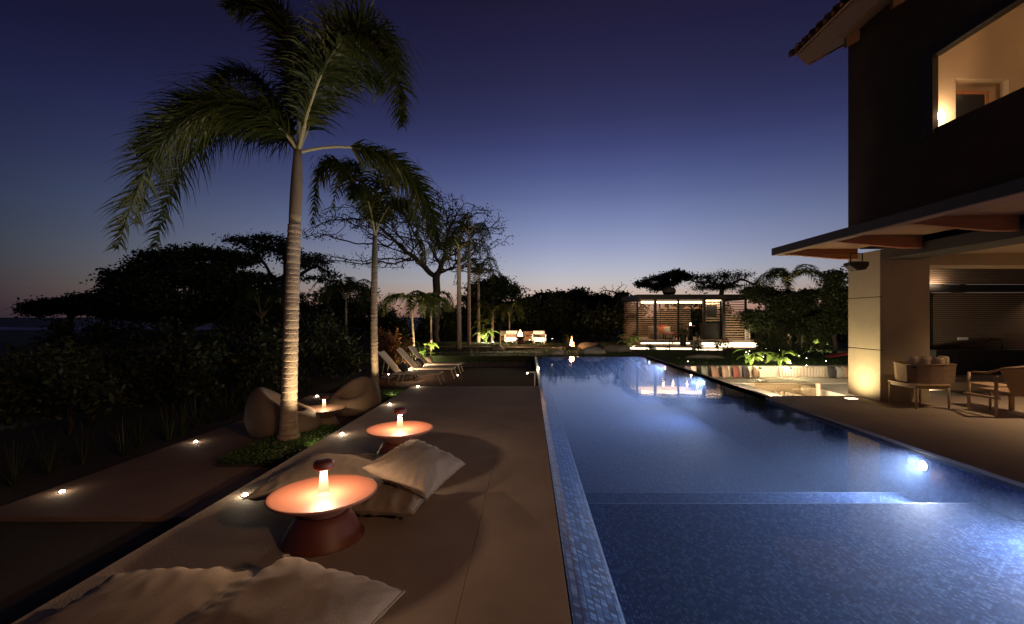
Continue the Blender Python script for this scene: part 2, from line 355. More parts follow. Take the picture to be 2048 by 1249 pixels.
# curved paving strips lit by hidden lights across the lawn
def strip_path(name, pts, w, z0, z1, m):
    g = MB(); n = len(pts)
    for i in range(n-1):
        a, b = Vector(pts[i]), Vector(pts[i+1]); g.add([(a.x,a.y-w,z0),(b.x,b.y-w,z0),(b.x,b.y+w,z0),(a.x,a.y+w,z0),(a.x,a.y-w,z1),(b.x,b.y-w,z1),(b.x,b.y+w,z1),(a.x,a.y+w,z1)],
            [(4,5,6,7),(0,1,5,4),(2,3,7,6),(0,4,7,3),(1,2,6,5)])
    return struct(name, g, m)
strip_path('stone_path', [(-6.5+i*.55, 25.5+.5*math.sin(i*.35)+(i*.02), 0) for i in range(22)], .45, -.1, .012, M['coping'])
strip_path('gravel_path', [(-9+i*.6, 21.6-.7*math.cos(i*.23), 0) for i in range(17)], .5, -.1, -.012, M['boulder'])
# ------------------------------------------------------------------ house
H = thing('house', 'dark plastered two storey house with concrete pier, lit balcony and timber canopy', 'house', (7.06,10.12,0))
HX = 7.06
# concrete pier in three lifts with thin open joints
g = MB()
for z0, z1 in ((0,.66),(.668,1.985),(1.993,3.05)):
    pass
z = [(0.0,1.02),(1.036,2.096),(2.112,3.05)]
for z0, z1 in z: g.box(HX, HX+.06, 9.2, 10.12, z0, z1)
g.box(HX+.062, 8.06, 9.2, 10.12, 0, 3.05)
g.m = 1; g.box(HX+.02, HX+.059, 9.205, 10.11, .002, 3.04)
g.build('pier', [M['pier'], M['metal_dark']], H, bevel=.004)
# lintel beyond opening and far pier
g = MB(); g.box(8.062, 16, 9.2, 9.9, 2.74, 2.97); g.box(14.2,16,9.2,9.9,0,2.738); g.build('lintel', M['pier'], H)
g = MB(); g.box(HX+.002, 7.76, -6, 9.198, 2.85, 3.05); g.build('beam', M['fascia'], H, bevel=.005)
g = MB(); g.box(7.762, 16, -6, 9.198, 2.97, 3.05); g.build('ceiling', M['soffit'], H)
# upper wall with the balcony opening
g = MB()
y0, y1 = 1.0, 7.97; zb, zt = 4.98, 6.24
g.box(HX, HX+.06, y1, 10.12, 3.195, 8.6)
g.box(HX, HX+.25, -6, y1-.001, 3.195, zb)
g.box(HX, HX+.06, -6, y1-.001, zt, 8.6)
g.box(HX, HX+.25, -6, y0, zb+.001, zt-.001)
g.box(HX+.251, 16, 9.87, 10.12, 3.195, 8.6)
g.build('upper_wall', M['wall'], H)
g = MB()
for zz in (4.05,):
    g.box(HX-.004, HX+.01, -6, 10.1, zz, zz+.012)
g.build('wall_joint', M['metal_dark'], H)
g = MB()
g.box(HX-.05, HX+.02, y1, y1+.20, zb-.1, zt+.10); g.box(HX-.048, HX+.062, y1-.015, y1-.001, zb-.1, zt); g.box(HX-.05, HX+.10, y0, y1-.002, zt+.001, zt+.10)
g.build('opening_frame', M['metal_dark'], H, bevel=.008)
# balcony room
YB = 8.15
g = MB()
g.box(HX+.062, 7.60, YB, YB+.2, 4.0, 7.5); g.box(7.60, 8.55, YB, YB+.2, 5.94, 7.5); g.box(8.55, 15, YB, YB+.2, 4.0, 7.5)
g.box(7.60, 8.55, YB+.16, YB+.2, 4.0, 5.939)
g.box(HX+.252, 15, -3, YB-.002, 7.2, 7.4); g.box(HX+.252, 15, -3, YB-.002, 3.8, 4.0); g.box(12, 12.2, -3, YB-.002, 4.001, 7.199)
g.build('balcony_wall', M['inwall'], H)
fr = MB(); fr.box(7.62,8.26,YB+.06,YB+.12,5.70,5.76); fr.box(8.20,8.26,YB+.06,YB+.12,4.2,5.70); fr.box(7.62,7.66,YB+.06,YB+.12,4.2,5.70)
wf = fr.build('window', M['wood'], H)
p = MB(); p.box(7.66,8.20,YB+.08,YB+.1,4.2,5.70); pn = p.build('pane', M['darkglass'], wf)
# eave: fascia, soffit boards, tiles
sl = .56
g = MB(); yE = 10.45
g.prism_y([(6.38,7.43),(6.12,7.66),(6.12+2.4,7.66+2.4*sl),(6.38+2.4,7.43+2.4*sl)], yE-.05, yE); g.build('rake_board', M['eave'], H)
g = MB(); g.prism_y([(6.36,7.45),(6.12,7.655),(6.17,7.67),(6.41,7.46)], -6, yE-.051); g.build('fascia_board', M['eave'], H)
g = MB(); g.prism_y([(6.45,7.50),(6.42,7.53),(9.4,7.53+2.98*sl),(9.43,7.50+2.98*sl)], -6, yE-.055); g.build('eave_soffit', M['eave'], H)
for k in range(9):
    g = MB(); yy = 9.85-k*1.25
    g.prism_y([(6.78,7.46),(6.78,7.68),(9.2,7.68+2.42*sl),(9.2,7.46+2.42*sl)], yy-.09, yy); g.build('rafter', M['eave'], H)
g = MB()
for k in range(66):          # barrel tiles running down to the eave
    yy = yE+.04-k*.25; n = 7
    for j in range(5):
        xa = 6.03+j*.38; za = 7.70+j*.38*sl; vs = []
        for (xx, zz, rr) in ((xa, za, .115), (xa+.44, za+.44*sl, .095)):
            for i in range(n+1):
                th = PI*i/n; vs.append((xx-math.sin(th)*rr*.45, yy-math.cos(th)*rr, zz+math.sin(th)*rr*.9))
        fs = [(i, i+1, n+2+i, n+1+i) for i in range(n)]
        vs += [(v[0]+.0, v[1], v[2]-.02) for v in vs[:n+1]]; fs += [(2*n+2+i, 2*n+3+i, i+1, i) for i in range(n)]
        g.add(vs, fs)
g.build('roof_tiles', M['tile'], H)
g = MB(); g.prism_y([(6.10,7.665),(6.08,7.70),(9.5,7.70+3.42*sl),(9.5,7.665+3.42*sl)], -6, yE+.02); g.build('roof_deck', M['woodx'], H)
# timber canopy along the facade
CN = 5.30
g = MB(); g.box(CN, CN+.05, -6, 10.0, 3.045, 3.19); g.box(CN+.051, HX-.002, 9.95, 10.0, 3.045, 3.19); g.build('canopy_fascia', M['fascia'], H, bevel=.003)
g = MB(); g.box(CN-.012, CN+.16, -6, 9.948, 3.03, 3.044); g.box(CN+.161, HX-.002, 9.8, 9.99, 3.03, 3.044); g.build('canopy_trim', M['woodx'], H)
g = MB(); g.box(CN+.051, HX-.002, -6, 9.949, 3.16, 3.188); g.build('canopy_soffit', M['woodx'], H)
for k in range(9):
    g = MB(); yy = 9.948-k*1.62-.13; g.prism_y([(CN+.17,3.045),(CN+.17,3.158),(HX-.004,3.158),(HX-.004,2.94),(HX-.35,2.94)], yy, yy+.10); g.build('canopy_beam', M['wood'], H)
# assumed recessed ceiling downlights, out of view, over terrace and under the canopy
def assumed_downlight(x, y, z, e, spot=120, lensr=.045):
    b = MB(); b.lathe([(lensr+.02,0),(lensr+.02,.012),(lensr,.012)], (x,y,z-.0125), 20); o = b.build('assumed_downlight', M['metal_dark'], H)
    l = lamp('SPOT', 'assumed_downlight_bulb', (x,y,z-.03), e, WARM, None, .04, rot=(0,0,0), spot=spot, blend=1)
    return l
for (x, y) in ((9.2,7.4),(11.8,7.4),(9.2,3.6),(11.8,3.6),(9.2,.2)): assumed_downlight(x, y, 2.97, 300)
for y in (-2.6, -4.6): assumed_downlight(6.2, y, 3.158, 150, 150)
# assumed wall lamp on the facade behind the camera, added to brighten the deck
assumed_lamp = thing('wall_lamp', 'assumed warm cylinder wall lamp, added out of view high on the house facade behind the pool', 'wall lamp', (7.0,-3.2,4.2))
b = MB(); b.lathe([(.05,0),(.05,.3)], (6.94,-3.2,4.1), 16); b.build('lamp_body', M['metal_dark'], assumed_lamp)
lamp('POINT', 'bulb', (6.5,-3.2,4.3), 980, (1,.54,.27), assumed_lamp, .15)
# balcony wall lamp
t = thing('wall_lamp', 'small bright wall lamp glowing at the corner of the upstairs balcony', 'wall lamp', (7.33,YB-.05,5.22))
b = MB(); b.lathe([(.012,0),(.055,.015),(.065,.06),(.045,.11),(.01,.13)], (7.23,YB-.10,5.17), 16); b.build('bulb', M['spark'], t, smooth=True)
b = MB(); b.box(7.20,7.26,YB-.03,YB-.001,5.17,5.31); b.build('bracket', M['metal_dark'], t)
lamp('POINT', 'bulb_light', (7.33,YB-.24,5.30), 12, (1,.62,.33), t, .04)
lamp('POINT', 'room_light', (9.8,5.6,6.9), 45, (1,.62,.33), t, .15)
# speaker under the canopy
t = thing('loudspeaker', 'black loudspeaker hung on a bracket high on the concrete pier', 'loudspeaker', (6.93,9.35,2.72))
c = atD(1716, 530, 9.1)
b = MB()
pr = []
for yy in (9.0,9.32):
    pass
b.prism_y([(6.47,2.74),(6.48,2.80),(6.56,2.82),(6.86,2.82),(6.87,2.74),(6.80,2.65),(6.62,2.63)], 9.22, 9.44)
b.build('cabinet', M['charcoal'], t, bevel=.02)
b = MB(); b.tube([(6.56,9.33,2.80),(6.56,9.33,2.99),(6.80,9.33,2.99),(6.80,9.33,2.80)], .012); b.build('bracket', M['metal_dark'], t)
# floor uplight washing the pier
t = thing('uplight', 'recessed floor uplight washing the concrete pier', 'uplight', (6.68,9.50,0))
b = MB(); b.box(6.58,6.78,9.42,9.54,.001,.012); b.build('lens', M['strip'], t)
lamp('SPOT', 'bulb', (6.42,9.62,.05), 135, (1,.78,.42), t, .03, target=(7.2,9.66,1.3), spot=130, blend=1)
# ------------------------------------------------------------------ sunken lounge bench
SL = thing('lounge_bench', 'long beige upholstered sunken bench running behind the pool', 'bench', (8,15,-.8))
g = MB(); g.box(5.2,14,14.1,15.9,-.8,-.40); g.build('seat_base', M['stonewall'], SL, bevel=.01)
g = MB(); g.box(5.2,14,14.12,15.5,-.398,-.34); g.build('seat', M['beige_up'], SL, bevel=.015)
g = MB(); g.box(5.2,14,15.501,15.9,-.39,.02); g.build('backrest', M['stonewall'], SL, bevel=.01)
g = MB()
for k in range(46):
    xx = 8.45+k*.105; g.box(xx, xx+.097, 15.42, 15.499, -.335, 0.0)
g.build('back_cushion', M['beige_up'], SL, bevel=.02)
t = thing('stone_ledge', 'low lit stone ledge along the pool beside the sunken lounge', 'ledge', (5.9,12,-.8))
g = MB(); g.box(5.16,6.6,9.87,14.08,-.8,-.35); g.build('ledge_slab', M['stonewall'], t, bevel=.01)
g = MB(); g.box(5.10,5.19,9.85,19.9,-.36,-.004); g.build('pool_curb', M['stonewall'], t)
lamp('AREA', 'assumed_strip', (6.0,10.6,-.08), 700, WHITE, t, (.9,.5), target=(6.0,12.3,-.4))  # strip assumed under the terrace lip, added to brighten the ledge
t = thing('stone_bench', 'pale stone bench with dark side beside the concrete pier', 'bench', (9,12.5,-.8))
g = MB(); g.box(8.3,11.5,9.87,14.08,-.8,-.40); g.build('seat_base', M['stonewall'], t); g = MB(); g.box(8.27,11.5,9.87,14.08,-.398,-.35); g.build('seat', M['stonewall'], t, bevel=.006)
lamp('AREA', 'assumed_strip', (9.0,10.5,-.14), 60, WHITE, t, (.7,.3), target=(9.2,12.0,-.4), spread=100)  # assumed strip, out of view, brightens the stone bench top
# fire table with glass guard
t = thing('fire_table', 'low fire table with a glass guard in the sunken lounge', 'fire table', (7.1,12.6,-.8))
g = MB(); g.box(6.75,7.75,12.45,13.25,-.8,-.50); g.build('base', M['stonewall'], t)
g = MB()
for bx in ((6.62,7.72,12.30,12.315),(6.62,7.72,13.4,13.415),(6.62,6.635,12.32,13.39),(7.72,7.735,12.32,13.39)): g.box(*bx[:4], -.5, -.12)
g.build('glass_guard', M['glass'], t)
g = MB(); g.box(7.75,7.83,12.3,12.38,-.8,-.10); g.build('post', M['louver'], t); lamp('POINT', 'stone_fill', (7.2,12.85,-.25), 5, WARM, t, .05)  # point light is fill added inside the guard to brighten the stones
g = MB()
for i in range(40): a = R.uniform(6.8,7.6); bb = R.uniform(12.5,13.2); r = R.uniform(.03,.06); g.lathe([(r*.5,0),(r,r*.4),(r*.6,r)], (a,bb,-.5), 7)
g.build('stones', M['boulder'], t)['kind'] = 'stuff'
# throw cushions on the bench
def pillow(mb, w, h, th, n=14, wrinkle=.012, seed=0, flange=0.0, sag=0.0, M4=None, pw=2.6, pe=.55):
    vs = []; fs = []
    for side in (1,-1):
        b = len(vs)
        for j in range(n+1):
            for i in range(n+1):
                u = -1+2*i/n; v = -1+2*j/n
                prof = max(0, (1-abs(u)**pw)*(1-abs(v)**pw))**pe
                px = u*w/2*(1-.07*(1-abs(u))*0-.05*(1-v*v)*abs(u)); py = v*h/2*(1-.05*(1-u*u)*abs(v))
                edge = max(abs(u), abs(v))
                q_ = noise.noise(Vector((px*3.1+seed*7, py*3.1, side*2+seed)))
                q2 = noise.noise(Vector((px*5.5+seed*3, py*3.5+u*1.2, side*5)))
                q2 = 1-2*abs(q2)*1.6
                rip = .019*math.sin(math.atan2(v,u)*26+seed+q_*3)*max(0, edge-.62)
                z = side*(prof*th/2*(1+.12*q_)+.004)+(wrinkle*.55*q2*(.35+.65*edge)+rip)*min(1,prof*2+.3)-sag*(u*u+v*v)
                vs.append(Vector((px,py,z)))
        for j in range(n):
            for i in range(n):
                a = b+j*(n+1)+i; f = (a,a+1,a+n+2,a+n+1); fs.append(f if side == 1 else f[::-1])
    m = (n+1)**2
    ring = [i for i in range(n)]+[n+j*(n+1) for j in range(n)]+[n*(n+1)+n-i for i in range(n)]+[(n-j)*(n+1) for j in range(n)]
    for k in range(len(ring)):
        a, b = ring[k], ring[(k+1)%len(ring)]; fs.append((b, a, a+m, b+m))
    if M4 is not None: vs = [M4 @ v for v in vs]
    global RINGP; RINGP = [vs[i] for i in ring]+[vs[ring[0]]]
    return mb.add(vs, fs)
cush = [(1375,'plum_grey',(.16,.12,.11),'grey brown'),(1407,'olive',(.15,.16,.12),'olive green'),(1428,'brown',(.24,.13,.08),'rust brown'),(1449,'tan',(.33,.22,.14),'tan'),(1471,'red',(.26,.07,.05),'brick red'),(1490,'dark',(.05,.03,.03),'near black'),(1511,'sand',(.36,.22,.12),'sandy orange')]
for k, (px, nm, c, wd) in enumerate(cush):
    x = (px-VX)/F*15.25; o = thing('throw_cushion', f'{wd} square throw cushion in the row leaning on the sunken bench', 'cushion', (x,15.2,-.33), 0, 'throw cushions on the sunken bench')
    g = MB(); mm = Matrix.Translation((x,15.2,-.33+.2)) @ Matrix.Rotation(R.uniform(-.08,.1)+.15,4,'Y') @ Matrix.Rotation(.8+R.uniform(-.15,.15),4,'Z') @ Matrix.Rotation(PI/2-.25,4,'X')
    pillow(g, .38, .41, .17, 10, .006, k, M4=mm, pw=2.2); g.build('cover', mat('cushion_'+nm, tuple(v*.6 for v in c), .9, tuple(v*.4 for v in c), 14, .4, 60), o, smooth=True)
for k, (px, c, wd) in enumerate(((1664,(.03,.028,.028),'black'),(1680,(.30,.28,.22),'patterned grey'),(1693,(.32,.2,.12),'tan brown'))):
    x = (px-VX)/F*15.25; o = thing('throw_cushion', f'{wd} square throw cushion on the sunken bench by the pier', 'cushion', (x,15.2,-.33), 0, 'throw cushions by the pier')
    g = MB(); mm = Matrix.Translation((x,15.2,-.14)) @ Matrix.Rotation(.05,4,'Y') @ Matrix.Rotation(.25,4,'Z') @ Matrix.Rotation(PI/2-.25,4,'X')
    pillow(g, .42, .40, .17, 10, .006, k+20, M4=mm); g.build('cover', mat('cushion_p%d' % k, tuple(v*.7 for v in c), .9, tuple(v*.4 for v in c), 30, .3, 60), o, smooth=True)
lamp('AREA', 'seat_strip', (9.0,13.95,-.50), 20, WHITE, SL, (6,.05), target=(9,12.5,-.8)); lamp('AREA', 'seat_fill', (9.6,14.3,.9), 15, WHITE, SL, (7,.1), target=(9.6,15.2,-.3))  # second light is fill added to brighten the bench seat
# ------------------------------------------------------------------ outdoor kitchen
K = thing('outdoor_kitchen', 'dark outdoor kitchen with louvered timber screens seen through the opening', 'kitchen', (12,13,0))
KY = 12.8
g = MB(); g.box(10.9,16.5,11.6,KY+.8,-.06,-.01+.02); g.build('floor', M['coping'], K)
g = MB(); g.box(8.6,11.6,10.9,11.5,-.06,.14); g.box(11.2,17,11.0,KY+1.0,-.05,.10); g.build('step', M['coping'], K, bevel=.01)
g = MB()
xa, xb = (1898-VX)/F*KY, 16.6
for k in range(28):
    z0 = .80+k*.058; g.box(xa, xb, KY+.60, KY+.64, z0, z0+.036)
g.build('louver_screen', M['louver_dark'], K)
g = MB()
for k in range(22):
    z0 = .72+k*.088; g.box(10.9, xa-.22, KY+1.2, KY+1.22, z0, z0+.055)
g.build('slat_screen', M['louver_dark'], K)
g = MB(); g.box(xa-.2, xa-.02, KY+.55, KY+.72, 0.1, 2.55); g.box(10.9,16.6,KY+.3,KY+.75,2.42,2.62); g.build('frame', M['metal_dark'], K)
g = MB()
for k in range(9):
    z0 = 2.64+k*.06; g.box(10.9, 16.6, KY+.30, KY+.33, z0, z0+.038)
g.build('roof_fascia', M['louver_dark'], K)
g = MB(); g.box(10.85,16.6,KY+.66,KY+.70,.1,2.41); g.box(10.85,16.6,KY+.34,KY+.38,2.63,3.2); g.box(10.85,xa-.21,KY+1.24,KY+1.27,.1,2.41); g.build('added_backing', M['metal_dark'], K)  # dark backing added to stop sky showing between the slats
g = MB(); g.box(11.3,16.6,KY-.1,KY+.55,.1,.74); g.box(11.3,16.6,KY-.14,KY+.58,.745,.78); g.build('cabinet', M['black'], K, bevel=.005)
g = MB(); g.tube([(13.55,KY+.3,.78),(13.55,KY+.3,1.05),(13.2,KY+.3,1.07),(13.15,KY+.3,1.0)], .02, 8); g.build('tap', M['metal_dark'], K)
for xx in (11.9,12.7,13.5,14.3): g = MB(); g.box(xx,xx+.012,KY-.106,KY-.101,.16,.70); g.build('door_gap', M['metal_dark'], K)
g = MB(); g.box(12.55,12.85,KY+.585,KY+.60,1.02,1.10); g.build('socket_plate', M['white'], K)
g = MB(); g.lathe([(.01,0),(.05,.03),(.06,.07),(.05,.11),(.01,.14)], ((1863.5-VX)/F*(KY+1), KY+.9, 1.65), 12); g.build('globe_lamp', M['spark_far'], K, smooth=True)
lamp('POINT', 'kitchen_lamp', (11.0,KY+.9,2.2), 12, (1,.72,.45), K, .05)
lamp('AREA', 'counter_strip', (15.1,KY+.30,2.36), 34, (1,.62,.36), K, (1.4,.05), target=(15.7,KY+.5,1))
lamp('AREA', 'roof_strip', (11.3,KY+.1,2.62), 14, (1,.75,.5), K, (1.,.1), target=(11.3,KY+.35,2.8))
# ------------------------------------------------------------------ terrace furniture
def leg(p, q_, r0=.017, r1=.013):
    b = MB(); b.tube([p, ((Vector(p)+Vector(q_))/2), q_], [r0,(r0+r1)/2,r1], 8); return b
t = thing('side_bench', 'square teak side bench holding the wicker basket by the pier', 'bench', (7.1,8.36,0))
b = MB(); b.box(7.09,7.72,8.36,9.05,.425,.455); b.box(7.11,7.70,8.38,8.40,.37,.424); b.box(7.11,7.13,8.41,9.03,.37,.424); b.build('seat', M['teak'], t, bevel=.012)
for (x, y) in ((7.12,8.40),(7.70,8.40),(7.12,9.02),(7.70,9.02)): leg((x,y,.425), (x+(.012 if x>7.4 else -.012),y,0), .024, .018).build('leg', M['teak'], t, smooth=True)
t = thing('wicker_basket', 'large curved wicker basket filled with rolled towels', 'basket', (7.5,8.8,.456))
outl = [(7.11,8.62),(7.22,8.50),(7.42,8.44),(7.66,8.44),(7.94,8.50),(7.98,8.7),(7.94,8.98),(7.16,8.98),(7.10,8.85)]
b = MB(); n = len(outl); rows = 22
cx_, cy_ = 7.55, 8.74
for k in range(rows):
    z0 = .46+k*.0155; s0 = 1-.05*(1-k/rows)+(.006 if k%2 else 0)
    pts = [(cx_+(p[0]-cx_)*s0, cy_+(p[1]-cy_)*s0) for p in outl]; b.prism(pts, z0, z0+.0145)
b.build('basket_body', M['wicker'], t)
b = MB(); b.tube([(p[0],p[1],.81) for p in outl+outl[:1]], .014, 8); b.build('rim', M['wicker'], t, smooth=True)
b = MB(); b.box(7.13,7.21,8.515,8.53,.745,.765); b.build('handle', M['metal_dark'], t)
for k, (x, y, r) in enumerate(((7.27,8.68,.082),(7.42,8.58,.078),(7.56,8.70,.08),(7.70,8.6,.085),(7.86,8.68,.085))):
    o = thing('rolled_towel', f'rolled beige towel in the wicker basket, {ORD[k] if k else "first"} from its left end', 'towel', (x,y,.78), 0, 'rolled towels in the basket')
    b = MB(); b.lathe([(r*.75,0),(r*.96,.012),(r,.04),(r,.14),(r*.95,.165),(r*.7,.178),(r*.66,.168),(r*.45,.17),(r*.42,.178),(r*.15,.176)], (x,y,.775-(.02 if k%2 else 0)), 20); b.build('towel', M['towel'], o, smooth=True, angle=50)
# stool and armchair at the right edge
t = thing('stool', 'small teak stool standing beside the terrace armchair', 'stool', (8.3,8.35,0))
x0, x1 = (1979-VX)/F*8.3, (2030-VX)/F*8.3
b = MB(); b.box(x0,x1,8.28,8.75,.425,.455); b.build('seat', M['teak'], t, bevel=.008)
for (x, y) in ((x0+.02,8.31),(x1-.02,8.31),(x0+.02,8.72),(x1-.02,8.72)): leg((x,y,.425),(x,y,0),.022,.018).build('leg', M['teak'], t, smooth=True)
t = thing('armchair', 'woven brown armchair with pale timber legs at the terrace edge', 'armchair', (8.53,7.8,0))
b = MB(); b.box(8.36,9.05,7.72,8.30,.36,.42); b.build('seat', M['wicker'], t, bevel=.02)
b = MB(); b.add([(8.12,7.66,.80),(8.95,7.60,.86),(9.1,7.66,.36),(8.36,7.70,.36),(8.14,7.70,.81),(8.95,7.64,.87),(9.1,7.70,.36),(8.39,7.745,.36)],
    [(0,3,2,1),(4,5,6,7),(0,1,5,4),(3,7,6,2),(0,4,7,3),(1,2,6,5)]); b.build('backrest', M['wicker'], t)
b = MB(); b.tube([(8.14,7.66,.82),(8.5,7.60,.865),(9.1,7.60,.88)], .028, 8); b.tube([(8.14,7.66,.82),(8.25,8.0,.72),(8.28,8.3,.70)], .022, 8); b.build('armrest', M['wicker'], t, smooth=True)
b = MB(); b.box(8.12,8.165,7.70,8.32,.30,.335); b.build('rail', M['teak'], t)
for (x, y, zt_) in ((8.125,7.74,.70),(8.20,8.30,.70),(8.95,7.74,.36),(8.95,8.3,.36)): leg((x,y,zt_),(x,y,0),.028,.022).build('leg', M['teak'], t, smooth=True)
t.location.x = 8.31
# ------------------------------------------------------------------ drum tables and lamps
tx_, ty_ = -1.58, 3.52
def drum(loc, label):
    t = thing('drum_table', label, 'table', loc, 0, 'rust red drum tables')
    b = MB(); x, y, z = loc
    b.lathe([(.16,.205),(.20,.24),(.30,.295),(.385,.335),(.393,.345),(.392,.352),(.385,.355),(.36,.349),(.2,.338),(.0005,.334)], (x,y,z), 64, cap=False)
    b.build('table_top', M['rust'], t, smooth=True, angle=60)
    b = MB(); b.lathe([(.29,0),(.298,.006),(.296,.02),(.255,.09),(.215,.16),(.185,.203),(.18,.2035)], (x,y,z), 48); b.build('base', M['rust_shaded'], t, smooth=True, angle=60)
    return t
def stemmat():
    m = bpy.data.materials.new('glowing_stem'); m.use_nodes = True; t = m.node_tree; t.nodes.remove(t.nodes['Principled BSDF'])
    e = t.nodes.new('ShaderNodeEmission'); e.inputs[0].default_value = (1,.42,.23,1); e.inputs[1].default_value = 1.0
    tr = t.nodes.new('ShaderNodeBsdfTransparent'); tl = t.nodes.new('ShaderNodeBsdfTranslucent'); tl.inputs[0].default_value = (.85,.5,.36,1)
    m1 = t.nodes.new('ShaderNodeMixShader'); m1.inputs[0].default_value = .14; t.links.new(e.outputs[0], m1.inputs[1]); t.links.new(tl.outputs[0], m1.inputs[2])
    m2 = t.nodes.new('ShaderNodeMixShader'); m2.inputs[0].default_value = .5; t.links.new(tr.outputs[0], m2.inputs[1]); t.links.new(m1.outputs[0], m2.inputs[2])
    t.links.new(m2.outputs[0], t.nodes['Material Output'].inputs[0]); return m
M['stem'] = stemmat()
def mlamp(loc, label, e=50.0, col=(1,.64,.40)):
    t = thing('mushroom_lamp', label, 'lamp', loc, 0, 'mushroom lamps on the drum tables'); x, y, z = loc
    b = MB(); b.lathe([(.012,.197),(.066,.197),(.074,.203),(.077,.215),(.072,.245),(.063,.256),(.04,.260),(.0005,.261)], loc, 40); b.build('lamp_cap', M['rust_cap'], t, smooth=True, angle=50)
    b = MB(); b.lathe([(.043,.0),(.043,.004),(.020,.1968)], loc, 32, cap=False); b.build('lamp_stem', M['stem'], t, smooth=True)
    lamp('POINT', 'bulb', (x,y,z+.178), e, col, t, .012)
    return t
drum((tx_,ty_,0), 'nearest rust red round drum table with a mushroom lamp on it')
mlamp((tx_,ty_,.3365), 'mushroom lamp with dark red cap on the nearest drum table')
drum((-1.56,5.53,0), 'middle rust red round drum table behind the heap of floor cushions')
mlamp((-1.56,5.53,.3365), 'mushroom lamp with dark red cap on the middle drum table')
t3 = drum((-3.92,8.75,ZL), 'dark drum table below the deck between two shell lounge chairs')
mlamp((-3.92,8.75,ZL+.3365), 'mushroom lamp with a small cap between the two shell lounge chairs', 36, (1,.66,.38))
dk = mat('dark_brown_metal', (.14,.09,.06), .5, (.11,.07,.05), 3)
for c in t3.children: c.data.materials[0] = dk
# floor cushions
def fcush(label, c, w, h, th, rx, ry, rz, seed):
    o = thing('floor_cushion', label, 'cushion', (c[0],c[1],0), 0, 'linen floor cushions on the pool deck')
    g = MB(); mm = Matrix.Translation(c) @ Matrix.Rotation(rz,4,'Z') @ Matrix.Rotation(ry,4,'Y') @ Matrix.Rotation(rx,4,'X')
    pillow(g, w, h, th*1.08, 48, .020, seed, M4=mm, pw=2.3, pe=.48)
    # piped edge seam with small gathered corner ties
    g.tube([p_.copy() for p_ in RINGP], .007, 6, cap=False)
    s_ = g
    for cx_, cy_ in ((1,1),(-1,1),(1,-1),(-1,-1)):
        for k in range(5):
            a = math.atan2(cy_,cx_)+R.uniform(-.7,.7); p0 = Vector((cx_*w/2*.985, cy_*h/2*.985, 0)); 
            p1 = p0+Vector((math.cos(a), math.sin(a), R.uniform(-.3,.4)))*R.uniform(.01,.03); d = Vector((-math.sin(a),math.cos(a),.2))*.012
            s_.add([mm@(p0-d), mm@(p0+d), mm@(p1+d*1.4), mm@(p1-d*1.4)], [(0,1,2,3)])
    g.build('cover', M['linen'], o, smooth=True)
    return o
fcush('large flat floor cushion at the bottom left, cut off by the picture edge', (-2.02,2.38,.105), 1.0, .95, .23, 0, 0, .06, 1)
fcush('floor cushion in the foreground overlapping the large one beside it', (-1.22,2.26,.17), .82, .9, .22, .04, .10, -.28, 2)
fcush('wide flat floor cushion lying behind the nearest drum table', (-1.98,4.62,.10), 1.05, 1.2, .22, 0, 0, .0, 3)
fcush('small floor cushion partly hidden under the leaning cushion', (-1.32,4.18,.085), .85, .80, .18, 0, 0, -.12, 4)
fcush('raised floor cushion leaning on top of the cushion heap', (-1.08,4.44,.25), .66, .86, .24, .04, .34, -.24, 5)
# shell lounge chairs
def shell(loc, rz, s, label):
    t = thing('lounge_chair', label, 'lounge chair', loc, 0, 'rounded shell lounge chairs')
    n, m = 40, 18; rr = Matrix.Rotation(rz,4,'Z')
    def prof(k, a):     # a: angle from the open front; body fat at the back, low at the front
        back = .5-.5*math.cos(a); hgt = .36+.40*back**1.4
        return hgt
    b = MB(); vs = []
    rows = [(0,.40),(.04,.46),(.25,.54),(.55,.54),(.80,.49),(.93,.43),(1.0,.36),(.97,.29),(.85,.25)]
    for z, r in rows:
        for j in range(n):
            a = 2*PI*j/n; hh = prof(0,a); zz = hh*z if z <= 1 else hh; vs.append((math.cos(a)*r*1.0, math.sin(a)*r*1.02, zz))
    nr = len(rows); fs = [(i*n+j, i*n+(j+1)%n, (i+1)*n+(j+1)%n, (i+1)*n+j) for i in range(nr-1) for j in range(n)]
    for k2 in range(3):
        zz = (.30,.27,.27)[k2]; r = (.24,.14,.01)[k2]
        for j in range(n):
            a = 2*PI*j/n; vs.append((math.cos(a)*r+.03, math.sin(a)*r, zz if k2 else min(zz+.02, prof(0,a)*.8)))
        i = nr-1+k2; fs += [(i*n+j, i*n+(j+1)%n, (i+1)*n+(j+1)%n, (i+1)*n+j) for j in range(n)]
    fs.append(tuple(range(n-1,-1,-1)))
    vs = [rr @ (Vector(v)*s)+Vector(loc) for v in vs]; b.add(vs, fs)
    o = b.build('shell', M['shell'], t, smooth=True); sb = o.modifiers.new('sub','SUBSURF'); sb.levels = sb.render_levels = 2
    return t
shell((-4.42,8.25,ZL), .35, 1.14, 'rounded shell lounge chair behind the big palm trunk')
shell((-3.80,9.95,ZL), -1.9, 1.02, 'rounded shell lounge chair on the far side of the dark drum table')
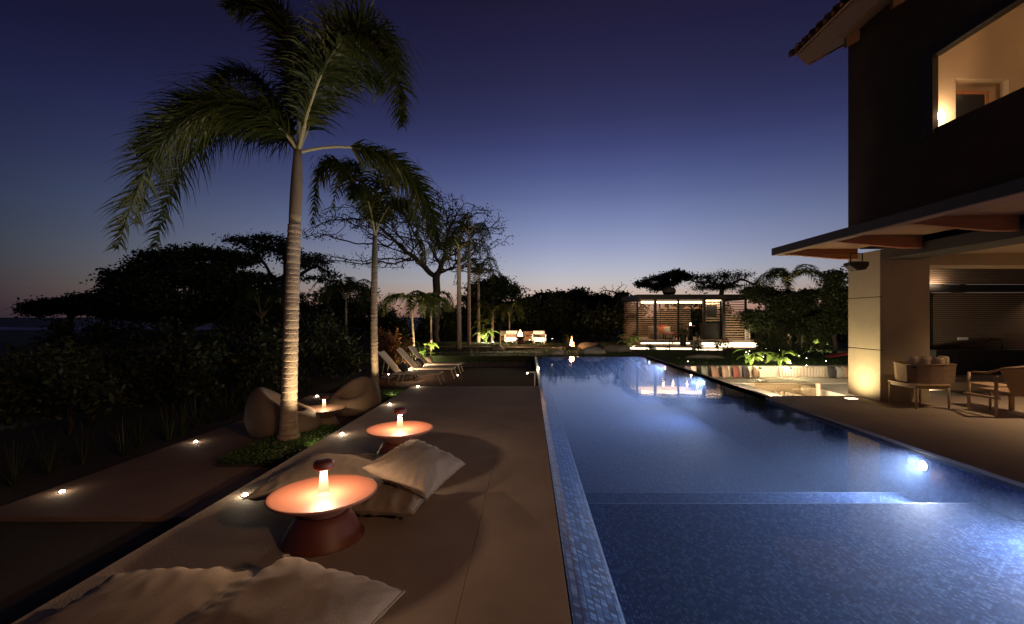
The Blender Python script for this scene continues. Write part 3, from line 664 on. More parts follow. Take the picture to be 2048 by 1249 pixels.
# loungers
def lounger(loc, label):
    t = thing('sun_lounger', label, 'sun lounger', loc, 0, 'sun loungers in a row on the timber deck'); x, y, z = loc; W_ = .62
    b = MB(); b.box(x+.0,x+1.35,y,y+W_,z+.335,z+.36); b.build('seat', M['sling'], t, bevel=.006)
    b = MB(); b.add([(x,y,z+.34),(x-.56,y,z+.98),(x-.56,y+W_,z+.98),(x,y+W_,z+.34),(x+.025,y,z+.36),(x-.535,y,z+1.0),(x-.535,y+W_,z+1.0),(x+.025,y+W_,z+.36)],
        [(0,1,2,3),(4,7,6,5),(0,4,5,1),(3,2,6,7),(1,5,6,2)]); b.build('backrest', M['sling'], t)
    b = MB()
    for yy in (y-.02,y+W_-.01): b.box(x-.1,x+1.38,yy,yy+.03,z+.30,z+.345)
    b.box(x+1.35,x+1.38,y+.011,y+W_-.011,z+.30,z+.344); b.build('frame', M['white'], t, bevel=.005)
    for (xx, dx, yy) in ((x+1.30,.12,y),(x+1.30,.12,y+W_-.02),(x+.15,-.12,y),(x+.15,-.12,y+W_-.02)):
        g = MB(); g.tube([(xx,yy,z+.31),(xx+dx,yy,z)], .02, 6); g.build('leg', M['white'], t)
    b = MB(); b.tube([(x-.35,y+.05,z+.74),(x-.42,y+.05,z+.32)], .012, 6); b.tube([(x-.35,y+W_-.05,z+.74),(x-.42,y+W_-.05,z+.32)], .012, 6); b.tube([(x-.1,y+.05,z+.32),(x-.42,y+.05,z+.32)], .012, 6); b.build('strut', M['white'], t)
    return t
LG = [(-4.15,14.2,'nearest'),(-3.95,15.55,'middle'),(-3.95,17.0,'farthest')]
for k, (x, y, w_) in enumerate(LG):
    lounger((x,y,ZL), f'{w_} white framed sun lounger with raised back on the timber deck')
    o = thing('lounger_pillow', f'round grey bolster pillow on the {w_} sun lounger', 'pillow', (x+.12,y+.3,ZL+.36), 0, 'pillows on the sun loungers')
    g = MB(); mm = Matrix.Translation((x+.16,y+.31,ZL+.50)) @ Matrix.Rotation(PI/2-.75,4,'Y') @ Matrix.Rotation(.1*k,4,'Z'); pillow(g, .34, .46, .20, 12, .01, k+40, M4=mm)
    g.build('pillow_cover', M['charcoal'] if k < 2 else M['linen'], o, smooth=True)
for k, (px, py, D, w_) in enumerate(((820,747,15.2,'nearest'),(845,737,16.7,'middle'),(776,757,14.1,'low'))):
    c = atD(px, py, D); big = k < 2
    t = thing('side_table', ('small round white side table between the ' + ('nearest and middle' if k == 0 else 'middle and farthest') + ' loungers') if big else 'low round white tray table beside the nearest lounger head', 'side table', (c.x,c.y,ZL), 0, 'round side tables by the loungers')
    zt_ = c.z if big else ZL+.25
    b = MB(); b.lathe([(.0005,0),(.2,0),(.205,.01),(.2,.02),(.0005,.02)], (c.x,c.y,zt_), 28, cap=False); b.build('table_top', M['white'], t)
    for a in (0,2.1,4.2): g = MB(); g.tube([(c.x+.06*math.cos(a),c.y+.06*math.sin(a),zt_),(c.x+.16*math.cos(a),c.y+.16*math.sin(a),ZL)], .009, 6); g.build('leg', M['metal_dark'], t)
    if big:
        o = thing('lantern', 'short glowing cylinder lantern on the ' + ('nearer' if k == 0 else 'farther') + ' lounger side table', 'lantern', (c.x,c.y,zt_+.021), 0, 'cylinder lanterns by the loungers')
        b = MB(); b.lathe([(.055,0),(.055,.15)], (c.x,c.y,zt_+.021), 20); b.build('lantern_glass', M['candle'], o)
        b = MB(); b.lathe([(.058,.151),(.058,.165),(.02,.175)], (c.x,c.y,zt_+.021), 20); b.build('lantern_lid', M['metal_dark'], o)
        lamp('POINT', 'flame_light', (c.x+.09,c.y-.09,zt_+.16), 22, WARM, o, .03)
# handrail
t = thing('handrail', 'low white metal handrail at the far corner of the pool deck', 'handrail', (.1,11.35,-.4))
b = MB(); b.box(-.06,.16,11.3,11.34,.31,.345); b.build('rail', M['white'], t); b = MB(); b.box(.125,.16,11.3,11.34,-.4,.309); b.build('post', M['white'], t)
# edge spots
def spot(loc, label, group, e=.9, r=.022, m='spark', h=.006, name='recessed_light'):
    t = thing(name, label, 'light', loc, 0, group); b = MB(); b.lathe([(r*1.5,0),(r*1.5,h*.5),(r*1.2,h)], loc, 16); b.build('bezel', M['metal_dark'], t)
    b = MB(); b.lathe([(r,h),(r*.9,h+r*.4),(r*.5,h+r*.7),(.0005,h+r*.8)], loc, 14); b.build('lens', M[m], t, smooth=True)
    if e: lamp('POINT', 'bulb', (loc[0],loc[1],loc[2]+.07), e, (1,.78,.52), t, .02)
    return t
for k in range(4): spot((-2.69,4.34+2.25*k,0), f'{ORD[k]} recessed spot along the left edge of the concrete pool deck', 'recessed spots along the deck edge', 1.2, .027)
for k in range(4): spot((-5.58,5.47+2.19*k,ZL), f'{ORD[k]} recessed spot along the outer edge of the lower garden path', 'recessed spots along the garden path', .8, .027)
p = at(938,710,ZL+.02); spot((p.x,p.y,ZL+.02), 'bright garden spike light beyond the sun loungers', None, 14, .05, h=.12)
for (px, py, D, w_) in ((777,742,16.5,'left of'),(915,743,16.2,'at the foot of'),):
    c = atD(px,py,D); spot((c.x,c.y,ZL+.01), f'small recessed deck light {w_} the sun loungers', 'small lights around the loungers', .3, .03)
c = atD(1054.5,747,11.6); spot((c.x,c.y,c.z-.01), 'tiny light glowing beside the white handrail', None, .1, .018)
# underwater lights in the right pool wall
for k, (y, e) in enumerate(((2.2,170),(3.9,150),(5.9,100),(13.3,190),(17.1,170),(19.3,40))):  # second lamp is added out of view to brighten the near water
    zz = -.22
    t = thing('pool_light', f'{ORD[k]} round underwater light in the right pool wall', 'pool light', (5.1,y,zz), 0, 'underwater lights in the pool wall')
    b = MB(); n = 20; vs = [(5.092,y,zz)]+[(5.085,y+.055*math.cos(2*PI*i/n),zz+.055*math.sin(2*PI*i/n)) for i in range(n)]
    b.add(vs, [(0,1+i,1+(i+1)%n) for i in range(n)]); b.build('lens', emis('pool_lens_%d' % k, (.85,.92,1), 30), t)
    b = MB(); ring = [(5.10,y+r*math.cos(2*PI*i/n),zz+r*math.sin(2*PI*i/n)) for r in (.057,.075) for i in range(n)]; ring2 = [(5.08,v[1],v[2]) for v in ring]
    b.add(ring+ring2, [(2*n+i, 2*n+(i+1)%n, 3*n+(i+1)%n, 3*n+i) for i in range(n)]+[(i,2*n+i,2*n+(i+1)%n,(i+1)%n) for i in range(n)]+[(n+i,n+(i+1)%n,3*n+(i+1)%n,3*n+i) for i in range(n)]); b.build('bezel', M['metal_dark'], t)
    lamp('AREA', 'bulb', (5.06,y,zz), e, (.80,.86,1), t, .11, rot=(0,PI/2*-1+PI*1,0)).rotation_euler = (Vector((-1,0,-.02))).to_track_quat('-Z','Y').to_euler()
# ------------------------------------------------------------------ vegetation builders
RN = np.random.RandomState(11)
def leaf_quads(mb, pts, size, aspect=2.2, flat=0., jitter=.3):
    pts = np.asarray(pts); n = len(pts)
    if n == 0: return
    d = RN.normal(size=(n,3)); d[:,2] *= (1-flat); d /= np.linalg.norm(d,axis=1)[:,None]+1e-9
    e = RN.normal(size=(n,3)); e[:,2] *= (1-flat); e -= (e*d).sum(1)[:,None]*d; e /= np.linalg.norm(e,axis=1)[:,None]+1e-9
    s = size*RN.uniform(1-jitter,1+jitter,size=(n,1)); w = s/aspect
    a = pts-d*s*.5; b = pts+e*w*.5; c = pts+d*s*.5; f = pts-e*w*.5
    v = np.stack([a,b,c,f],1).reshape(-1,3); base = len(mb.v)
    mb.v.extend(map(tuple, v.tolist())); mb.f.extend([(base+4*i,base+4*i+1,base+4*i+2,base+4*i+3) for i in range(n)]); mb.mi.extend([mb.m]*n)
def colonize(base, top, att, step=.4, kill=.6, infl=4., iters=90):
    base = np.array(base,float); top = np.array(top,float); k = max(2,int(np.linalg.norm(top-base)/step))
    nodes = [base+(top-base)*i/k+(RN.normal(size=3)*step*.12*(0<i<k)) for i in range(k+1)]; par = [-1]+list(range(k)); att = np.asarray(att,float)
    for it in range(iters):
        if len(att) == 0: break
        P = np.array(nodes[k-1:]); d = np.linalg.norm(att[:,None]-P[None],axis=2); j = d.argmin(1); m = d[np.arange(len(att)),j]
        far = m < max(infl, m.min()+.01); grow = {}
        for a, jj, ok in zip(att, j, far):
            if ok: v = a-P[jj]; grow.setdefault(jj,[]).append(v/np.linalg.norm(v))
        if not grow: break
        for jj, vs in grow.items():
            v = np.mean(vs,0)+RN.normal(size=3)*.12; v /= np.linalg.norm(v)+1e-9; nodes.append(P[jj]+v*step); par.append(jj+k-1)
        P2 = np.array(nodes[-len(grow):]); d = np.linalg.norm(att[:,None]-P2[None],axis=2).min(1); att = att[d > kill]
    return np.array(nodes), par
def skeleton_mesh(mb, nodes, par, r0, rmin=.012, ex=2.3, sides=5):
    n = len(nodes); w = np.zeros(n); ch = [[] for _ in range(n)]
    for i in range(n-1,0,-1):
        if w[i] == 0: w[i] = 1
        w[par[i]] += w[i]; ch[par[i]].append(i)
    rad = np.maximum(rmin, r0*(w/w[0])**(1/ex)); done = set()
    def chain(i, start):
        pts = [nodes[start]] if start >= 0 else []; rs = [min(rad[start], rad[i]*1.15)] if start >= 0 else []
        while True:
            pts.append(nodes[i]); rs.append(rad[i])
            if not ch[i]: break
            big = max(ch[i], key=lambda c: w[c])
            for c in ch[i]:
                if c != big: todo.append((c,i))
            i = big
        if len(pts) > 1: mb.tube(pts, rs, sides if max(rs) > .05 else 3, cap=False)
    todo = [(0,-1)]
    while todo: chain(*todo.pop())
    tips = [i for i in range(n) if not ch[i]]
    return tips, rad
def blob_points(blobs, n):
    out = []; vol = np.array([b[3]*b[4]*b[5] for b in blobs]); pick = RN.choice(len(blobs), n, p=vol/vol.sum())
    for k in pick:
        x,y,z,a,b,c = blobs[k]; d = RN.normal(size=3); d /= np.linalg.norm(d); r = RN.uniform(.35,1)**(1/2.); out.append((x+d[0]*a*r, y+d[1]*b*r, z+max(d[2],-.4)*c*r))
    return out
def tree(base, blobs, label, r0=.25, fork=.35, natt=160, step=.4, leaf=0, per=40, spread=.5, lm='leaf', group=None, name='tree', lean=0, flat=0.3, kill=.6, infl=5., rmin=.012, dens=3.2):
    """blobs are crown lumps relative to the foot: x,y,z, radii"""
    base = Vector(base); t = thing(name, label, 'tree', base, 0, group)
    bl = [(base.x+b[0], base.y+b[1], base.z+b[2], b[3], b[4], b[5]) for b in blobs]
    zt = min(b[2] for b in bl); top = (base.x+lean, base.y, base.z+(zt-base.z)*fork+.3)
    nodes, par = colonize(base, top, blob_points(bl, natt), step, kill, infl)
    mb = MB(); tips, rad = skeleton_mesh(mb, nodes, par, r0, rmin); mb.build('trunk', M['tbark'], t, smooth=True)
    if leaf:
        P = []; thr = np.quantile(rad, .72); src = [nodes[i] for i in range(len(nodes)) if rad[i] <= thr and nodes[i][2] > zt-.3]; per = per*natt/len(src)*dens
        for s_ in src:
            k = max(2,int(per*RN.uniform(.4,1.5))); P.append(s_+RN.normal(size=(k,3))*np.array([spread,spread,spread*.45]))
        mb = MB(); leaf_quads(mb, np.concatenate(P), leaf, 1.9, flat); mb.build('crown', M[lm], t)
    return t
def bez(p, t):
    a,b,c,d = p; u = 1-t; return a*u**3+b*3*u*u*t+c*3*u*t*t+d*t**3
def frond(parent, ctrl, length_leaf=.6, planes=1, pairs=60, wind=Vector((-.25,0,-.1)), lw=.034, r=.028, t0=.12, droop=.6, name='frond', seg=3, lm='frond', sag=1.0):
    P = [Vector(c) for c in ctrl]; mb = MB(); pairs = int(pairs*(1.3 if planes == 2 else 1)); pts = [bez(P,i/14) for i in range(15)]; rr_ = [r*(1-.88*i/14) for i in range(15)]
    mb.m = 1; mb.tube(pts[:6], rr_[:6], 6); mb.m = 0; mb.tube(pts[5:], rr_[5:], 5)  # outer stalk in dark leaf colour, so only the inner part looks lit
    for k in range(pairs):
        t = t0+(1-t0)*(k+R.uniform(-.3,.3))/pairs; t = min(max(t,t0),.995); p = bez(P,t); tg = (bez(P,min(1,t+.01))-bez(P,t-.01)).normalized()
        side = tg.cross(Vector((0,0,1)));
        if side.length < .2: side = tg.cross(Vector((0,1,0)))
        side.normalize(); upv = side.cross(tg).normalized(); s_ = (t-t0)/(1-t0); ll = length_leaf*(.45+.55*math.sin(PI*min(1,s_*.85+.12)))*R.uniform(.7,1.15)
        if s_ > .85: ll *= 1-.5*(s_-.85)/.15
        for sg in ((1,-1) if planes == 1 else (1,-1,.5,-.5)):
            d = (side*sg*R.uniform(.75,1)+tg*R.uniform(.5,.8)+upv*(R.uniform(.05,.45) if planes == 1 else R.uniform(-.7,.9))).normalized(); q0 = p.copy(); wv = tg*lw*.5; vs = [q0-wv, q0+wv]; fs = []
            for j in range(seg):
                f = (j+1)/seg; d2 = (d+Vector((0,0,-1))*droop*f*f*2.0*sag+wind*f*1.2+Vector((R.uniform(-.12,.12),R.uniform(-.12,.12),R.uniform(-.12,.12)))).normalized(); q0 = q0+d2*ll/seg; ww = wv*(1-f*.97)*(1.15 if j == 0 else 1)
                vs += [q0-ww, q0+ww]; fs.append((2*j,2*j+1,2*j+3,2*j+2))
            mb.add(vs, fs)
    return mb.build(name, [M[lm], M['petiole']], parent)
def trunkmesh(parent, pts, r0, r1, ringgap, m='bark', shaft=.25, bulge=.05):
    """ringed palm stem with a swollen foot; top part is the smooth crownshaft"""
    P = [Vector(p) for p in pts]; Ls = [0]
    for a, b in zip(P, P[1:]): Ls.append(Ls[-1]+(b-a).length)
    tot = Ls[-1]
    def pos(s):
        for i in range(len(P)-1):
            if s <= Ls[i+1] or i == len(P)-2: return P[i].lerp(P[i+1], (s-Ls[i])/(Ls[i+1]-Ls[i]))
    mb = MB(); ring = []; rr = []; s = 0; cut = tot*(1-shaft); k = 0; n = 20
    while s < cut:
        f = s/tot; base_r = r0+(r1-r0)*f+bulge*math.exp(-s/.16)
        gap = ringgap*(1-.25*f)*R.uniform(.6,1.35)
        for ds, m_ in ((0,.965),(.10,1.035),(.45,1.012),(.93,.985)):
            if s+gap*ds < cut: ring.append(pos(s+gap*ds)); rr.append(base_r*m_*R.uniform(.992,1.008))
        s += gap
    k = len(ring)
    mb.tube(ring, rr, n, cap=True); o = mb.build('trunk', M[m], parent, smooth=True, angle=38)
    if shaft:
        mb = MB(); q = [pos(cut-.02+(tot-cut+.02)*i/8) for i in range(9)]; mb.tube(q, [(r1*1.0+.1*r1*math.sin(PI*i/8))*(1-.35*(i/8)**2) for i in range(9)], 16); mb.build('crownshaft', M['shaft'], parent, smooth=True)
    return o
# ------------------------------------------------------------------ garden beds and left garden
g = MB(); g.box(-4.4,-2.875,6.42,8.55,-.6,ZL+.03); g.box(-4.7,-2.875,10.9,12.58,-.6,ZL+.03); struct('planting_bed', g, M['soil'])
def cover(name, label, rects, n, size, m='turf', h=.08):
    P = []
    for (x0,x1,y0,y1,z) in rects:
        k = int(n*(x1-x0)*(y1-y0)); P.append(np.stack([RN.uniform(x0,x1,k),RN.uniform(y0,y1,k),z+RN.uniform(0,h,k)**1.0],1))
    mb = MB(); leaf_quads(mb, np.concatenate(P), size, 2.2, .35); o = mb.build(name, M[m]); return tag(o, label, 'ground cover', None, 'stuff')
cover('ground_cover', 'small leafy ground cover around the feet of the two big palms', [(-4.4,-2.9,6.42,8.5,ZL+.03),(-4.7,-2.9,10.95,12.55,ZL+.03)], 3600, .05)
def grass(name, label, x0, x1, y0, y1, z, n, h):
    mb = MB(); xs = RN.uniform(x0,x1,n); ys = RN.uniform(y0,y1,n)
    for a, b in zip(xs, ys):
        hh = h*R.uniform(.5,1.3); th = R.uniform(0,6.28); w = .006+h*.03; dx, dy = math.cos(th), math.sin(th)
        mb.add([(a-dy*w,b+dx*w,z),(a+dy*w,b-dx*w,z),(a+dx*hh*.5,b+dy*hh*.5,z+hh)], [(0,1,2)])
    o = mb.build(name, M['turf']); return tag(o, label, 'grass', None, 'stuff')
grass('lawn_grass', 'short lawn grass beyond the end of the pool', -8, 5.0, 20.4, 30, -.03, 26000, .07)
grass('bed_grass', 'low green grass behind the sunken bench', 5.2, 15, 16.1, 23.5, -.03, 16000, .08)
def spiky(base, label, n=26, h=.5, group='spiky grass clumps along the garden path'):
    base = Vector(base); t = thing('spiky_plant', label, 'plant', base, 0, group); mb = MB()
    for k in range(n):
        a = R.uniform(0,6.28); tilt = R.uniform(.1,.8); hh = h*R.uniform(.6,1.2); d = Vector((math.cos(a)*tilt,math.sin(a)*tilt,1)).normalized(); sd = Vector((-math.sin(a),math.cos(a),0))*.011; p = base.copy()+Vector((math.cos(a),math.sin(a),0))*.03; vs = [p-sd,p+sd]; fs = []
        for j in range(3):
            f = (j+1)/3; p = p+(d+Vector((0,0,-.5*f*tilt))+Vector((math.cos(a),math.sin(a),0))*.3*f*tilt).normalized()*hh/3; vs += [p-sd*(1-f*.9),p+sd*(1-f*.9)]; fs.append((2*j,2*j+1,2*j+3,2*j+2))
        mb.add(vs, fs)
    mb.build('leaves', M['shrub'], t); return t
k = 0
for y in np.arange(5.4,13.2,.42):
    spiky((-6.15-.35*R.random()-.1*(k%3), y, -.45), f'clump of thin upright blades beside the lower path, {ORD[k]} of the row', 34, .62); k += 1
def shrub(base, rx, rz, label, lm='shrub', n=900, leaf=.11, group='shrubs in the dark left garden', name='shrub', ry=None):
    base = Vector(base); t = thing(name, label, 'shrub', base, 0, group); ry = ry or rx
    blobs = [(base.x+R.uniform(-.5,.5)*rx, base.y+R.uniform(-.5,.5)*ry, base.z+rz*R.uniform(.18,.72), rx*R.uniform(.3,.55), ry*R.uniform(.3,.5), rz*R.uniform(.25,.4)) for _ in range(7)]
    nodes, par = colonize(base, base+Vector((0,0,.25*rz)), blob_points(blobs, 40), rz*.1, rz*.12, rz*2, 30)
    mb = MB(); tips, rad = skeleton_mesh(mb, nodes, par, .03, .008); mb.build('stems', M['tbark'], t)
    P = [nodes[i]+RN.normal(size=(max(3,n//len(tips)),3))*np.array([rx*.13,ry*.13,rz*.10]) for i in tips]
    P = np.concatenate(P); P = P[P[:,2] > base.z+.02]; mb = MB(); leaf_quads(mb, P, leaf, 2.0, .1); mb.build('foliage', M[lm], t); return t
k = 0
sh = []
for row, (yy, xs, hh) in enumerate(((8.6,(-9.6,-8.3),1.45),(10.6,(-11.6,-10.1,-8.5,-7.2),1.6),(13.2,(-14.2,-12.4,-10.6,-8.8,-7.1),1.75),(16.5,(-17.5,-15.3,-13,-10.8,-8.8,-6.9),1.95),(20.5,(-20,-17,-14,-11.4,-9),2.1))):
    for x in xs:
        h = hh*R.uniform(.85,1.1); shrub((x,yy+R.uniform(-.5,.5),-.45), 1.0+.12*row, h, 'dark leafy garden shrub in the thicket left of the lower path', n=1300, leaf=.13+.015*row, lm='shrub'); k += 1
# ------------------------------------------------------------------ big palms
def P3(base, L_):      # control points relative to crown, in metres
    return [Vector(base)+Vector(c) for c in L_]
b0 = Vector((-3.98,7.57,ZL+.02)); top = atD(596,300,7.62)
t = thing('palm_tree', 'tallest palm tree with a pale ringed trunk lit from below beside the pool deck', 'palm tree', b0, 0, 'tall palms beside the pool deck')
trunkmesh(t, [b0, atD(578,800,7.57), atD(581,690,7.58), atD(586,520,7.6), atD(592,400,7.6), top], .128, .092, .115, shaft=.25, bulge=.045)
c = top-Vector((0,0,.05))
def fr(px, dep, **k):     # frond through photo points with its own depth drift
    D0 = 7.6; pts = [atD(p[0],p[1],D0+d) for p, d in zip(px, dep)]; pts[0] = c.copy(); return frond(t, pts, **k)
fk = dict(planes=2, lw=.052, seg=4)
fr([(0,0),(560,220),(345,60),(235,500)], (0,-.3,-.7,-.6), pairs=105, length_leaf=1.0, wind=Vector((-.45,0,-.05)), droop=.6, **fk)
fr([(0,0),(565,250),(380,140),(310,500)], (0,.6,1.4,1.9), pairs=95, length_leaf=.98, wind=Vector((-.4,0,0)), droop=.6, **fk)
fr([(0,0),(570,235),(440,110),(270,300)], (0,-.1,.2,.3), pairs=95, length_leaf=.98, wind=Vector((-.4,0,0)), droop=.6, **fk)
fr([(0,0),(550,240),(330,110),(275,450)], (0,.2,.3,.4), pairs=95, length_leaf=.8, wind=Vector((-.45,0,0)), droop=.65, **fk)
fr([(0,0),(605,110),(560,-70),(455,20)], (0,.0,-.2,-.3), pairs=100, length_leaf=.72, wind=Vector((-.45,0,.05)), droop=.4, r=.03, **fk)
fr([(0,0),(560,190),(500,90),(420,170)], (0,.5,1.0,1.4), pairs=75, length_leaf=.7, wind=Vector((-.4,0,0)), droop=.5, **fk)
fr([(0,0),(650,60),(790,-70),(805,255)], (0,.2,.2,.0), pairs=110, length_leaf=.95, wind=Vector((-.1,0,0)), droop=.75, r=.032, **fk)
fr([(0,0),(630,140),(700,-20),(775,120)], (0,-.5,-1.0,-1.3), pairs=90, length_leaf=.75, wind=Vector((-.05,0,.05)), droop=.55, **fk)
fr([(0,0),(640,190),(700,90),(770,180)], (0,.6,1.2,1.6), pairs=80, length_leaf=.75, wind=Vector((-.05,0,0)), droop=.5, **fk)
fr([(0,0),(700,275),(850,290),(880,500)], (0,.3,.9,1.3), pairs=90, length_leaf=.75, wind=Vector((0,0,0)), droop=.9, t0=.3, **fk)
fr([(0,0),(610,150),(600,60),(560,30)], (0,.5,1.0,1.5), pairs=70, length_leaf=.65, wind=Vector((-.2,0,.1)), droop=.3, **fk)
lamp('SPOT', 'uplight', (-3.30,7.25,ZL+.10), 460, (1,.74,.44), t, .03, target=(-4.0,7.57,2.6), spot=80, blend=.8)
b = MB(); b.lathe([(.04,0),(.045,.05),(.04,.06)], (-3.30,7.25,ZL+.02), 12); b.build('uplight_body', M['metal_dark'], t)
lamp('SPOT', 'uplight', (-3.3,7.0,ZL+.22), 8, (1,.85,.5), t, .02, target=(-3.25,7.5,ZL), spot=130, blend=1)
b2 = Vector((-4.09,12.16,ZL+.02)); top = atD(750,472,12.16)
t = thing('palm_tree', 'second palm tree with a thin ringed trunk standing before the sun loungers', 'palm tree', b2, 0, 'tall palms beside the pool deck')
trunkmesh(t, [b2, atD(748,650,12.16), atD(749,540,12.16), top], .10, .075, .11, shaft=.2, bulge=.03); c = top
def fr2(px, dep, **k):
    pts = [atD(p[0],p[1],12.16+d) for p, d in zip(px, dep)]; pts[0] = c.copy(); return frond(t, pts, lw=.06, planes=2, **k)
fr2([(0,0),(715,330),(630,230),(625,455)], (0,-.2,-.5,-.4), pairs=60, length_leaf=.72, wind=Vector((.05,0,-.2)), droop=.9)
fr2([(0,0),(735,340),(690,250),(665,420)], (0,.6,1.2,1.4), pairs=50, length_leaf=.7, wind=Vector((0,0,-.2)), droop=.9)
fr2([(0,0),(760,330),(830,280),(870,480)], (0,0,.3,.5), pairs=60, length_leaf=.7, wind=Vector((0,0,-.1)), droop=.8)
fr2([(0,0),(770,400),(830,330),(845,530)], (0,-.6,-1,-1.1), pairs=50, length_leaf=.65, wind=Vector((0,0,-.2)), droop=.8)
fr2([(0,0),(750,370),(760,290),(790,330)], (0,.4,.9,1.2), pairs=45, length_leaf=.65, wind=Vector((.1,0,0)), droop=.6)
fr2([(0,0),(740,390),(720,340),(700,400)], (0,-.8,-1.3,-1.7), pairs=45, length_leaf=.6, wind=Vector((0,0,-.1)), droop=.8)
lamp('SPOT', 'uplight', (-3.75,11.6,ZL+.1), 260, (1,.74,.42), t, .03, target=(-4.09,12.16,2.2), spot=75, blend=.8)
b = MB(); b.lathe([(.04,0),(.045,.05),(.04,.06)], (-3.75,11.75,ZL+.02), 12); b.build('uplight_body', M['metal_dark'], t)
lamp('SPOT', 'uplight', (-3.55,11.6,ZL+.22), 8, (1,.85,.5), t, .02, target=(-3.4,12.0,ZL), spot=130, blend=1)
# ------------------------------------------------------------------ smaller palms
def palm(px, pybase, pytop, D, r, label, n=9, fl=1.6, wind=(-.1,0,-.1), up=0, zg=-.43, group='slim palms beyond the loungers', energy=0, bend=0, crownup=.6, leafl=.45, pairs=34, lw=.05, name='palm_tree'):
    X = (px-VX)*D/F; base = Vector((X,D,zg)); topz = CH-(pytop-VY)*D/F; top = Vector((X+bend,D,topz))
    t = thing(name, label, 'palm tree', base, 0, group)
    mid = (base+top)/2+Vector((-bend*.15,0,0)); trunkmesh(t, [base,mid,top], r, r*.72, .12, shaft=.14, bulge=.02)
    for k in range(n):
        a = 2*PI*k/n+R.uniform(-.3,.3); l = fl*R.uniform(.8,1.15); up_ = crownup*R.uniform(.6,1.3); dx, dy = math.cos(a)*l, math.sin(a)*l
        frond(t, [top, top+Vector((dx*.25,dy*.25,l*up_*.8)), top+Vector((dx*.75,dy*.75,l*up_)), top+Vector((dx,dy,-l*.35*(1.3-up_)))+Vector(wind)*l], leafl*R.uniform(1.1,1.4), 1, int(pairs*1.3), Vector(wind), lw*1.2, .022, .15, .6, seg=2)
    if energy:
        lamp('SPOT', 'uplight', (X+.45,D-.7,zg+.15), energy, (1,.76,.42), t, .03, target=(X,D,topz*.6), spot=75, blend=.8)
        b = MB(); b.lathe([(.05,0),(.05,.1)], (X+.45,D-.7,zg), 10); b.build('uplight_body', M['metal_dark'], t)
    return t
palm(829,0,604,19.5,.055,'thin uplit palm with arching crown behind the farthest sun lounger', 8, 1.5, bend=-.15, energy=420, crownup=.35, leafl=.5)
palm(862,0,604,20.5,.05,'slender uplit palm standing right of the farthest lounger back', 8, 1.2, bend=.02, energy=420, crownup=.5, leafl=.45)
palm(918,0,500,24,.13,'tall dark palm with drooping crown, first of the three tall ones behind the path', 9, 2.0, crownup=.45, leafl=.6)
palm(938,0,470,28,.12,'tallest dark slim palm rising between two others over the lawn', 9, 1.9, crownup=.6, leafl=.6, wind=(-.15,0,0))
palm(957,0,566,31,.13,'palm with warm lit trunk and upright feathery crown at the lawn edge', 9, 1.9, crownup=1.1, leafl=.5, wind=(.1,0,0), energy=1100)
palm(985,0,628,31.5,.11,'short lit palm left of the garden sofa', 9, 1.7, crownup=.7, leafl=.5, energy=600)
palm(1019,0,634,33,.07,'short slim palm directly behind the white garden cube', 8, 1.6, crownup=.8, leafl=.5, energy=200)
palm(1578,0,566,27,.13,'dark feathery palm rising above the thicket beside the house', 12, 2.3, crownup=.55, leafl=.6, wind=(.12,0,0), group='palms by the house')
palm(523,0,640,24,.08,'dark spreading palm between the big palm trunk and the wide dark tree', 11, 2.2, crownup=.9, leafl=.5, wind=(0,0,0), group='palms in the dark left garden')
palm(692,0,600,26,.08,'small dark palm between the two tall pool palms', 11, 1.9, crownup=.8, leafl=.5, wind=(0,0,0), group='palms in the dark left garden')
# ------------------------------------------------------------------ background trees
def T(px, D, zg, rel, label, **k):
    """rel: crown lumps given in photo pixels around the trunk foot, turned into metres at the tree's own distance"""
    s_ = D/F; X = (px-VX)*s_
    blobs = [((b[0]-px)*s_, b[4] if len(b) > 4 else 0, CH-(b[1]-VY)*s_-zg, b[2]*s_, b[2]*s_*.8, b[3]*s_) for b in rel]
    return tree((X,D,zg), blobs, label, **k)
T(380,27,-.45,[(300,560,60,45),(262,590,30,30),(345,512,45,22),(412,505,50,20),(380,530,80,38),(495,560,28,28),(460,545,70,50),(250,620,45,50),(340,620,110,40),(440,625,100,45),(520,610,60,50),(400,600,120,60,-1.5)],
  'broad dense dark tree, the largest mass on the left', r0=.3, natt=330, leaf=.20, per=90, spread=.42, step=.45)
T(140,42,-.45,[(110,612,45,14),(165,606,40,14),(95,625,30,10),(190,622,35,14)], 'flat topped dark tree nearest the sea on the far left', r0=.25, natt=110, leaf=.28, per=45, spread=.5)
T(215,38,-.45,[(185,604,30,10),(225,598,35,14),(255,610,30,16)], 'thin spreading tree between the flat topped tree and the wide dark one', r0=.2, natt=80, leaf=.2, per=16, spread=.4)
T(555,33,-.45,[(490,482,40,10),(530,480,50,14),(560,500,50,14),(600,525,50,12),(640,520,30,12),(500,520,30,12),(575,560,50,12),(650,555,40,12)],
  'umbrella shaped tree with thin layered crown behind the big palm trunk', r0=.22, natt=170, leaf=.2, per=26, spread=.33, step=.4, dens=1.8)
T(690,36,-.45,[(640,590,40,12),(690,575,45,12),(730,590,30,12),(610,620,40,20),(700,620,50,20)], 'low layered tree between the two pool palms', r0=.2, natt=120, leaf=.22, per=26, spread=.4)
T(872,31,-.45,[(700,440,70,30),(640,470,50,20),(780,430,80,45),(870,430,80,50),(950,450,60,45),(1000,480,30,30),(660,520,40,20),(760,520,60,40),(940,530,60,40),(860,500,100,50,2),(850,470,120,50,-2)],
  'great bare branching tree against the glow beyond the loungers', r0=.27, natt=2600, leaf=.12, per=3, spread=.25, step=.27, kill=.21, infl=4.0, rmin=.022, fork=.5, dens=1.0)
